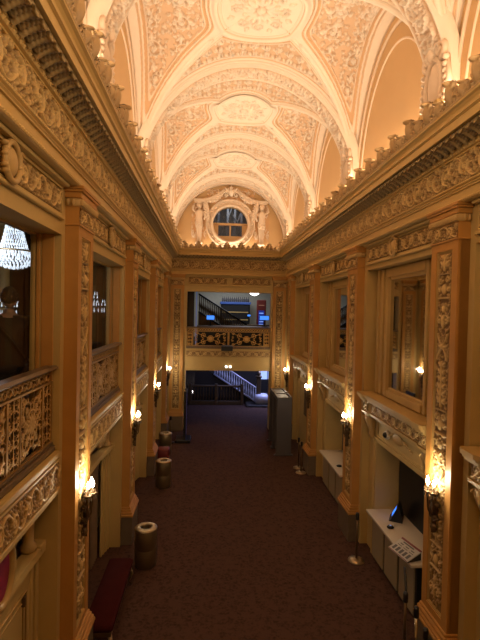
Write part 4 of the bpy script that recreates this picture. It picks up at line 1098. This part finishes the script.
# ---- person in the side room, seen from behind
def person():
    px, py, pz = -2.45, 5.60, 3.32
    r = thing('person', 'person with short dark hair and dark jacket seen from behind at left edge', 'person', (px, py, pz), .25); r.scale = (1.05, 1.05, 1.05)
    def skin(nm, verts, edges, radii, mt, lvl=2):
        me = bpy.data.meshes.new(nm); me.from_pydata(verts, edges, []); o = bpy.data.objects.new(nm, me); COL.objects.link(o); o.parent = r
        md = o.modifiers.new('s', 'SKIN'); 
        for i, q in enumerate(radii): me.skin_vertices[0].data[i].radius = q if hasattr(q, '__len__') else (q, q)
        me.skin_vertices[0].data[0].use_root = True
        md.use_smooth_shade = True; sb = o.modifiers.new('ss', 'SUBSURF'); sb.levels = lvl; sb.render_levels = lvl; me.materials.append(M[mt]); return o
    # facing +Y (away from the camera)
    V = [(0, 0, .95), (0, -.01, 1.12), (0, -.02, 1.32), (0, -.01, 1.46), (0, .0, 1.54), (0, .01, 1.61),
         (-.19, -.01, 1.45), (-.25, .0, 1.17), (-.22, .16, .98), (-.20, .26, .98),
         (.19, -.01, 1.45), (.25, .0, 1.17), (.22, .16, .98), (.20, .26, .98),
         (-.10, 0, .86), (-.11, .02, .48), (-.11, 0, .09), (.10, 0, .86), (.11, .02, .48), (.11, 0, .09), (-.11, .14, .05), (.11, .14, .05)]
    E = [(0, 1), (1, 2), (2, 3), (3, 4), (4, 5), (3, 6), (6, 7), (7, 8), (8, 9), (3, 10), (10, 11), (11, 12), (12, 13), (0, 14), (14, 15), (15, 16), (16, 20), (0, 17), (17, 18), (18, 19), (19, 21)]
    Rr = [(.16, .12), (.155, .115), (.18, .12), (.13, .09), .062, .058, .075, .055, .04, .035, .075, .055, .04, .035, .10, .07, .045, .10, .07, .045, .04, .04]
    skin('body', V, E, Rr, 'skin')
    # jacket follows the torso and arms
    V2 = V[:4] + [(0, 0, 1.51)] + [(-.20, -.01, 1.45), (-.26, 0, 1.17), (-.225, .15, .99), (.20, -.01, 1.45), (.26, 0, 1.17), (.225, .15, .99), (0, 0, .86)]
    E2 = [(0, 1), (1, 2), (2, 3), (3, 4), (3, 5), (5, 6), (6, 7), (3, 8), (8, 9), (9, 10), (0, 11)]
    skin('jacket', V2, E2, [(.19, .15), (.185, .145), (.21, .15), (.16, .115), .085, .095, .075, .055, .095, .075, .055, (.19, .15)], 'jacket')
    skin('trousers', [(0, 0, .92), (-.1, 0, .84), (-.11, .02, .48), (-.11, 0, .10), (.1, 0, .84), (.11, .02, .48), (.11, 0, .10)], [(0, 1), (1, 2), (2, 3), (0, 4), (4, 5), (5, 6)], [(.15, .125), .115, .085, .065, .115, .085, .065], 'jacket')
    h = MB(); h.ell((0, .02, 1.72), (.076, .095, .115), 20, 16); h.ell((0, .117, 1.705), (.014, .02, .022), 8, 6)
    for s in (-1, 1): h.ell((s * .078, .02, 1.71), (.012, .02, .032), 8, 8)
    h.ell((0, .105, 1.665), (.025, .012, .007), 8, 6)
    h.build('head', 'skin', r, True)
    e = MB()
    for s in (-1, 1): e.ell((s * .032, .105, 1.735), (.012, .008, .008), 8, 6)
    e.build('eyes', 'black', r, True)
    g = MB(); rr = random.Random(3)
    for i in range(200):
        a = rr.random() * 2 * PI; t = rr.random() * PI * .62
        d = Vector((sin(t) * cos(a), sin(t) * sin(a), cos(t)))
        if d.y > .45 and d.z < .45: continue
        g.ell((d.x * .080, .01 + d.y * .094, 1.735 + d.z * .108), (.022, .026, .02), 6, 5)
    g.ell((0, -.012, 1.745), (.085, .092, .105), 18, 14); g.build('hair', 'hair', r, True)
    MB().tube([(-.15, -.11, 1.50), (-.05, -.165, 1.38), (.08, -.175, 1.22), (.20, -.14, 1.02)], .018, 6).build('shoulder_strap', 'strap', r, True)
    return r
person()
# ================================================================== FAR ROOMS beyond the end wall
fr = MB()
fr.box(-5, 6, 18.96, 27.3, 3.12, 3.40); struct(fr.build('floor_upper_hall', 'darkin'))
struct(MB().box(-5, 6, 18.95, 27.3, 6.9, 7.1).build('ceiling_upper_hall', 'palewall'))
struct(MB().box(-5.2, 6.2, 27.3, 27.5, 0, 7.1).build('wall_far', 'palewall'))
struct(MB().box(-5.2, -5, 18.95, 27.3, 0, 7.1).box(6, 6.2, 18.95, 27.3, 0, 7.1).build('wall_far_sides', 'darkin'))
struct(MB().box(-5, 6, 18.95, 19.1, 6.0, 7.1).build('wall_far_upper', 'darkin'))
# place by sight line from the camera station: helper gives x,z at depth y for an image position of the plan survey
def sight(u, v, y): return ((u - 209) + .022 * (v - 310.5)) / 440 * y, 5.03 - ((v - 310.5) - .022 * (u - 209)) / 440 * y
def at(u, v, y): x, z = sight(u, v, y); return x, z
# back bar shelves
x0, z1 = at(221, 304, 26.5); x1, _ = at(250, 304, 26.5)
bb = thing('back_bar', 'dark bar cabinet with blue-lit top and bottle rows in the upper hall', 'bar', (0, 0, 0))
MB().bbox(x0, x1, 26.4, 26.9, 3.4, z1 + .0, .03).build('cabinet', 'black', bb)
MB().bbox(x0 - .05, x1 + .05, 26.3, 26.9, z1, z1 + .14, .02).build('lit_top', emis('blue_glow_top', (.03, .07, .25), .35), bb)
for j in range(2): MB().box(x0 + .1, x1 - .1, 26.36, 26.4, z1 - .5 - .45 * j, z1 - .44 - .45 * j).build('shelf_edge', 'tan', bb)
rr = random.Random(2)
for i in range(14):
    o = MB().lathe([(.05, 0), (.055, .02), (.055, .18), (.02, .24), (.02, .32)], (0, 0, 0), 8).build('bottle', 'greyd', None, True, (x0 + .1 + i * (x1 - x0 - .2) / 13, 26.6, z1 + .14)); tag(o, 'dark bottle standing on the back bar cabinet', 'bottle', 'bottles on the back bar')
# dome light
x, z = at(254.5, 293, 23.5); dl = thing('dome_light', 'white glowing glass dome light hanging from the upper hall ceiling', 'lamp', (x, 23.5, z))
MB().lathe([(.32, .18), (.30, .06), (.22, -.06), (.10, -.13), (.001, -.15)], (0, 0, 0), 28).build('glass_bowl', 'dome', dl, True); MB().lathe([(.33, .17), (.33, .21), (.08, .24), (.02, .3), (.02, 6.9 - z)], (0, 0, 0), 20).build('mount', 'bronze', dl)
# poster
x0, zt = at(257, 300, 25); x1, zb = at(266, 318.5, 25); x2, zt2 = at(265.5, 303, 25)
ps = thing('poster', 'red standing poster with blue lit centre panel in the upper hall', 'poster', ((x0 + x1) / 2, 25, 3.4)); w = (x1 - x0) / 2; H = zt - 3.4
MB().bbox(-w, w, -.05, .05, 0, H, .02).build('board', 'red', ps); MB().box(-w * .6, w * .62, -.06, -.05, .2, H * .74).build('blue_panel', emis('poster_blue', (.01, .03, .30), .5), ps)
t = MB()
for i in range(6): t.box(-w * .45, w * .45 * (1 - .15 * (i % 3)), -.066, -.06, H * .66 - i * .16, H * .66 - i * .16 + .06)
t.build('print', emis('poster_print', (.25, .4, .9), .6), ps)
MB().box(-w * .6, w * .6, -.066, -.05, H * .86, H * .88).build('heading', emis('poster_heading', (.4, .2, .12), .2), ps)
# column post at left
x, _ = at(196.5, 310, 20); o = thing('post', 'slender blue-white post at the left of the upper hall opening', 'post', (x, 20, 3.4)); MB().bbox(-.03, .03, -.03, .03, 0, 3.5, .008).build('shaft', emis('post_glow_tint', (.3, .4, .8), .12), o); MB().bbox(-.06, .06, -.06, .06, 0, .05, .01).build('foot', 'bronze', o)  # weak emission paints bluish light onto the plain shaft
o = MB().box(-.93 - .3, at(194.8, 310, 20)[0], 19.3, 19.5, 3.4, 6.9).build('partition', 'darkin'); tag(o, 'dark partition wall panel left of the slender post', 'partition')
# monitors
for i, (u, v, y, w, h, lb) in enumerate(((210.5, 317.5, 21, 3.8, 2.0, 'bright blue till monitor at the left of the upper hall'), (249, 315.5, 24.5, 1.5, .8, 'small blue lit monitor at the centre of the upper hall'), (264.5, 318, 21.5, 4.6, 2.0, 'wide blue lit monitor at the right of the upper hall'))):
    x, z = at(u, v, y); W = w / 440 * y; Hh = h / 440 * y; o = thing('monitor', lb, 'monitor', (x, y, 0), .0)
    MB().bbox(-W - .02, W + .02, -.02, .02, z - Hh - .02, z + Hh + .02, .008).build('casing', 'black', o); MB().box(-W, W, -.026, -.02, z - Hh, z + Hh).build('screen', 'blue', o)
    MB().box(-.03, .03, -.0, .03, 4.32, z - Hh).box(-.12, .12, -.1, .1, 4.30, 4.32).build('stand', 'black', o)
# service bar in front
b = thing('bar_counter', 'long dark bar counter just behind the end wall balustrade', 'counter', (0, 0, 0))
MB().bbox(-.5, 3.6, 20.6, 21.9, 3.4, 4.25, .02).build('body', 'black', b); MB().bbox(-.6, 3.7, 20.5, 22.0, 4.25, 4.30, .015).build('top', 'bronze', b)
b = thing('bar_counter', 'dark bar counter with small centre monitor farther back', 'counter', (0, 0, 0)); MB().bbox(.9, 3.4, 24.1, 24.75, 3.4, 4.26, .02).build('body', 'black', b); MB().bbox(.85, 3.45, 24.0, 24.85, 4.26, 4.30, .015).build('top', 'bronze', b)
# upper stair with diagonal rail, descending to the right
def stair_rail(name, label, u0, v0, u1, v1, yy, hgt, nb, railm, balm, base=None, solid=False, parent=None):
    xa, za = at(u0, v0, yy); xb, zb_ = at(u1, v1, yy); r = thing(name, label, 'railing')
    MB().tube([(xa, yy, za), (xb, yy, zb_)], .045, 8).build('handrail', railm, r, True)
    MB().tube([(xa, yy, za - hgt), (xb, yy, zb_ - hgt)], .05, 8).build('string', railm, r, True)
    b = MB()
    for i in range(nb):
        t = (i + .5) / nb; x = xa + (xb - xa) * t; z = za + (zb_ - za) * t; b.lathe([(.02, -hgt), (.035, -hgt * .85), (.05, -hgt * .6), (.025, -hgt * .3), (.035, -hgt * .1), (.02, 0)], (x, yy, z), 8)
    b.build('balusters', balm, r, True); r.children[-1]['kind'] = 'stuff'
    return r, (xa, za, xb, zb_)
stair_rail('stair_railing', 'dark stair railing descending to the right through the upper hall', 199, 294, 247, 325, 22.4, .9, 26, 'black', 'bronze')
o = MB(); xa, za = at(199, 294, 22.6); xb, zb_ = at(240, 320.5, 22.6); o.prism([(xa, za - .85), (xb, zb_ - .85), (xb, 3.4), (xa, 3.4)], 22.45, 23.6, 'y'); o = o.build('staircase', 'bronze'); tag(o, 'brown staircase side behind the upper hall railing', 'staircase')
# ---- lower lobby
struct(MB().box(-5, 6, 26.8, 27.3, 0, 3.12).build('wall_lobby', 'darkin'))
r, q = stair_rail('stair_railing', 'pale balustered stair railing descending to the right in the lower lobby', 214, 360, 257, 389, 23.8, .75, 18, 'marble', 'marble')
xa, za, xb, zb_ = q
o = MB(); o.prism([(xa - .9, za - .78 + .6), (xa, za - .78), (xb, zb_ - .78), (xb, 0), (xa - 1.2, 0)], 23.9, 25.4, 'y'); o = o.build('staircase', 'darkin'); tag(o, 'dark solid stair flank under the pale lobby railing', 'staircase')
# newel and marble foot
x, z = at(259, 377, 23.4); nw = thing('newel_post', 'dark newel post with cap at the foot of the lobby stair', 'newel', (x, 23.4, 0))
MB().bbox(-.12, .12, -.12, .12, .55, 1.5, .02).build('post', 'bronze', nw); MB().bbox(-.16, .16, -.16, .16, 1.5, 1.6, .02).ell((0, 0, 1.72), (.12, .12, .14)).build('cap', 'bronze', nw, True)
x, z = at(261, 396, 23.3); o = thing('marble_block', 'rounded white marble block at the foot of the lobby stair', 'stair block', (x, 23.2, 0)); MB().bbox(-.34, .42, -.2, .5, .12, .62, .12).build('block', 'marble', o, True); MB().bbox(-.8, .55, -.35, .6, 0, .12, .05).build('step', 'darkin', o)
# lobby low balustrade
lb = thing('balustrade', 'dark low balustrade with bright gaps in the lower lobby', 'balustrade', (0, 0, 0)); xa, z = at(190, 386, 23.5); xb, _ = at(243, 386, 23.5)
MB().bbox(xa, xb, 23.42, 23.58, .95, 1.05, .02).build('handrail', 'bronze', lb); MB().bbox(xa, xb, 23.40, 23.60, 0, .22, .02).build('base_rail', 'bronze', lb)
for u in (190, 216, 242): x, _ = at(u, 390, 23.5); MB().bbox(x - .08, x + .08, 23.38, 23.62, 0, 1.12, .02).build('pier', 'bronze', lb)
bl = MB(); n = 18
for i in range(n): bl.lathe([(.02, .2), (.03, .3), (.055, .45), (.025, .7), (.035, .9), (.02, .96)], (xa + .1 + i * (xb - xa - .2) / (n - 1), 23.5, 0), 8)
bl.build('balusters', 'bronze', lb, True)
# lit openings beyond
x, z = at(268, 383, 26.5); o = thing('lobby_window', 'bright blue daylight doorway at the right of the lower lobby', 'window', (x, 26.7, .9)); MB().box(-.42, .5, 0, .03, 0, 1.7).build('pane', 'win', o); MB().box(-.46, -.42, -.05, .05, -.9, 1.75).box(.5, .54, -.05, .05, -.9, 1.75).box(-.02, .02, -.05, .05, 0, 1.7).box(-.46, .54, -.05, .05, .95, 1.02).build('frame', 'black', o)
for i in range(7):
    x, z = at(192 + 3.3 * i, 392 + (i % 2) * 3, 26.0); o = thing('reception_lamp', 'small white light behind the low lobby balustrade', 'lamp', (x, 26.0, 0), 0, 'small lights behind the lobby balustrade'); MB().ell((0, 0, z), (.08, .08, .10), 8, 6).build('bulb', emis('white_glow', (1, .85, .85), 6) if i == 0 else bpy.data.materials['white_glow'], o, True); MB().tube([(0, 0, 0), (0, 0, z)], .012, 6).build('stem', 'bronze', o)
for i in range(7):
    x, z = at(197 + 1.9 * i, 382, 26.0); o = thing('wall_lamp', 'tiny pale light in the row above the low lobby balustrade', 'lamp', (x, 26.75, z), 0, 'row of tiny lights in the lobby'); MB().ell((0, 0, 0), (.02, .04, .07), 8, 6).build('bulb', emis('dim_glow', (.5, .45, .55), 1.6) if i == 0 else bpy.data.materials['dim_glow'], o, True)
# ================================================================== LIGHTING
W_ = bpy.data.worlds.new('World'); S.world = W_; W_.use_nodes = True; W_.node_tree.nodes['Background'].inputs['Color'].default_value = (.02, .016, .012, 1)
WARM = (1.0, .77, .53)
CY = (YF + YB) / 2; CL = YB - YF - .9
# cove troughs behind the cresting
for s in (-1, 1):
    x = XL + .12 if s < 0 else XR - .12
    o = thing('cove_light_trough', 'hidden cove light trough on top of the %s cornice' % ('left' if s < 0 else 'right'), 'light fixture', (x, CY, TOP)); MB().box(-.03, .03, -CL / 2, CL / 2, .006, .03).build('tray', 'brass', o)
    o = area('cove_light', (x, CY, TOP + .17), .07, 385, WARM, (0, 0, 0), CL); zl = Vector((s * 1.5, 0, -1)).normalized(); yl = Vector((0, 1, 0)); xl = yl.cross(zl); o.rotation_euler = Matrix((xl, yl, zl)).transposed().to_euler()
area('cove_light', (XC, YB - .14, TOP + .12), 3.6, 16, WARM, (PI, 0, 0), .08)
# added unseen fill light that brightens the near end of the hall
for i, y in enumerate((1.6,)):
    point('near_fill_light', (XC, y, 7.0), 60, (1, .72, .42), .4)
# upper hall and lobby
area('upper_hall_light', (1.2, 24.5, 6.7), 3, 85, (.85, .88, 1.0))
area('lobby_light', (3.6, 23.2, 2.6), 1.2, 100, (.42, .48, 1.0), (0, .45, 0))
area('lobby_light', (.8, 22.6, 3.05), 1.4, 16, (.32, .40, 1.0), (0, 0, 0))
point('attic_fill_light', (.9, 19.5, 9.7), 45, (.8, .88, 1), .3)  # added unseen light, brightens the attic behind the round window
# something behind the round window
o = thing('roof_truss', 'grey vertical posts and beam seen through the round window', 'structure beams', (0, 0, 0))
tm = MB()
for q in range(4): tm.tube([(-.1 + .5 * q, 20.3, 8.2), (.5 + .5 * q, 20.3, 9.9)], .04, 6)
for x in (.3, .72, 1.05, 1.35): tm.box(x, x + .10, 20.2, 20.3, 8.0, 10.2)
tm.box(-.2, 1.9, 20.15, 20.25, 8.9, 9.0); tm.tube([(1.0, 20.1, 9.4), (1.7, 20.1, 8.3)], .03, 6); tm.build('beams', 'grey', o)
struct(MB().box(-2, 4, 21.5, 21.7, 7.1, 10.8).box(-2, 4, 19.1, 21.7, 10.6, 10.8).build('wall_far_attic', 'greyd'))
# ================================================================== CAMERA (surveyed)
F_ = 440.
d = Vector(((209 - 240) / F_, (310.5 - 320) / F_, 1)).normalized()
g = Vector((-.022, 1, 0)); g.z = -(g.x * d.x + g.y * d.y) / d.z; g.normalize()
r = g.cross(d)
# rows: world axes expressed in camera coords (x right, y down, z forward)
R = Matrix(((r.x, r.y, r.z), (d.x, d.y, d.z), (-g.x, -g.y, -g.z)))     # world = R @ cam
B = R @ Matrix(((1, 0, 0), (0, -1, 0), (0, 0, -1)))
cam = bpy.data.cameras.new('camera'); co = bpy.data.objects.new('camera', cam); COL.objects.link(co)
co.matrix_world = Matrix.Translation((0, 0, 5.03)) @ B.to_4x4()
cam.sensor_fit = 'HORIZONTAL'; cam.sensor_width = 36; cam.lens = F_ / 480 * 36; cam.clip_start = .05; cam.clip_end = 200
S.camera = co
S.view_settings.view_transform = 'Standard'; S.view_settings.look = 'None'; S.view_settings.gamma = 1; S.view_settings.use_curve_mapping = False
S.view_settings.exposure = 0.1
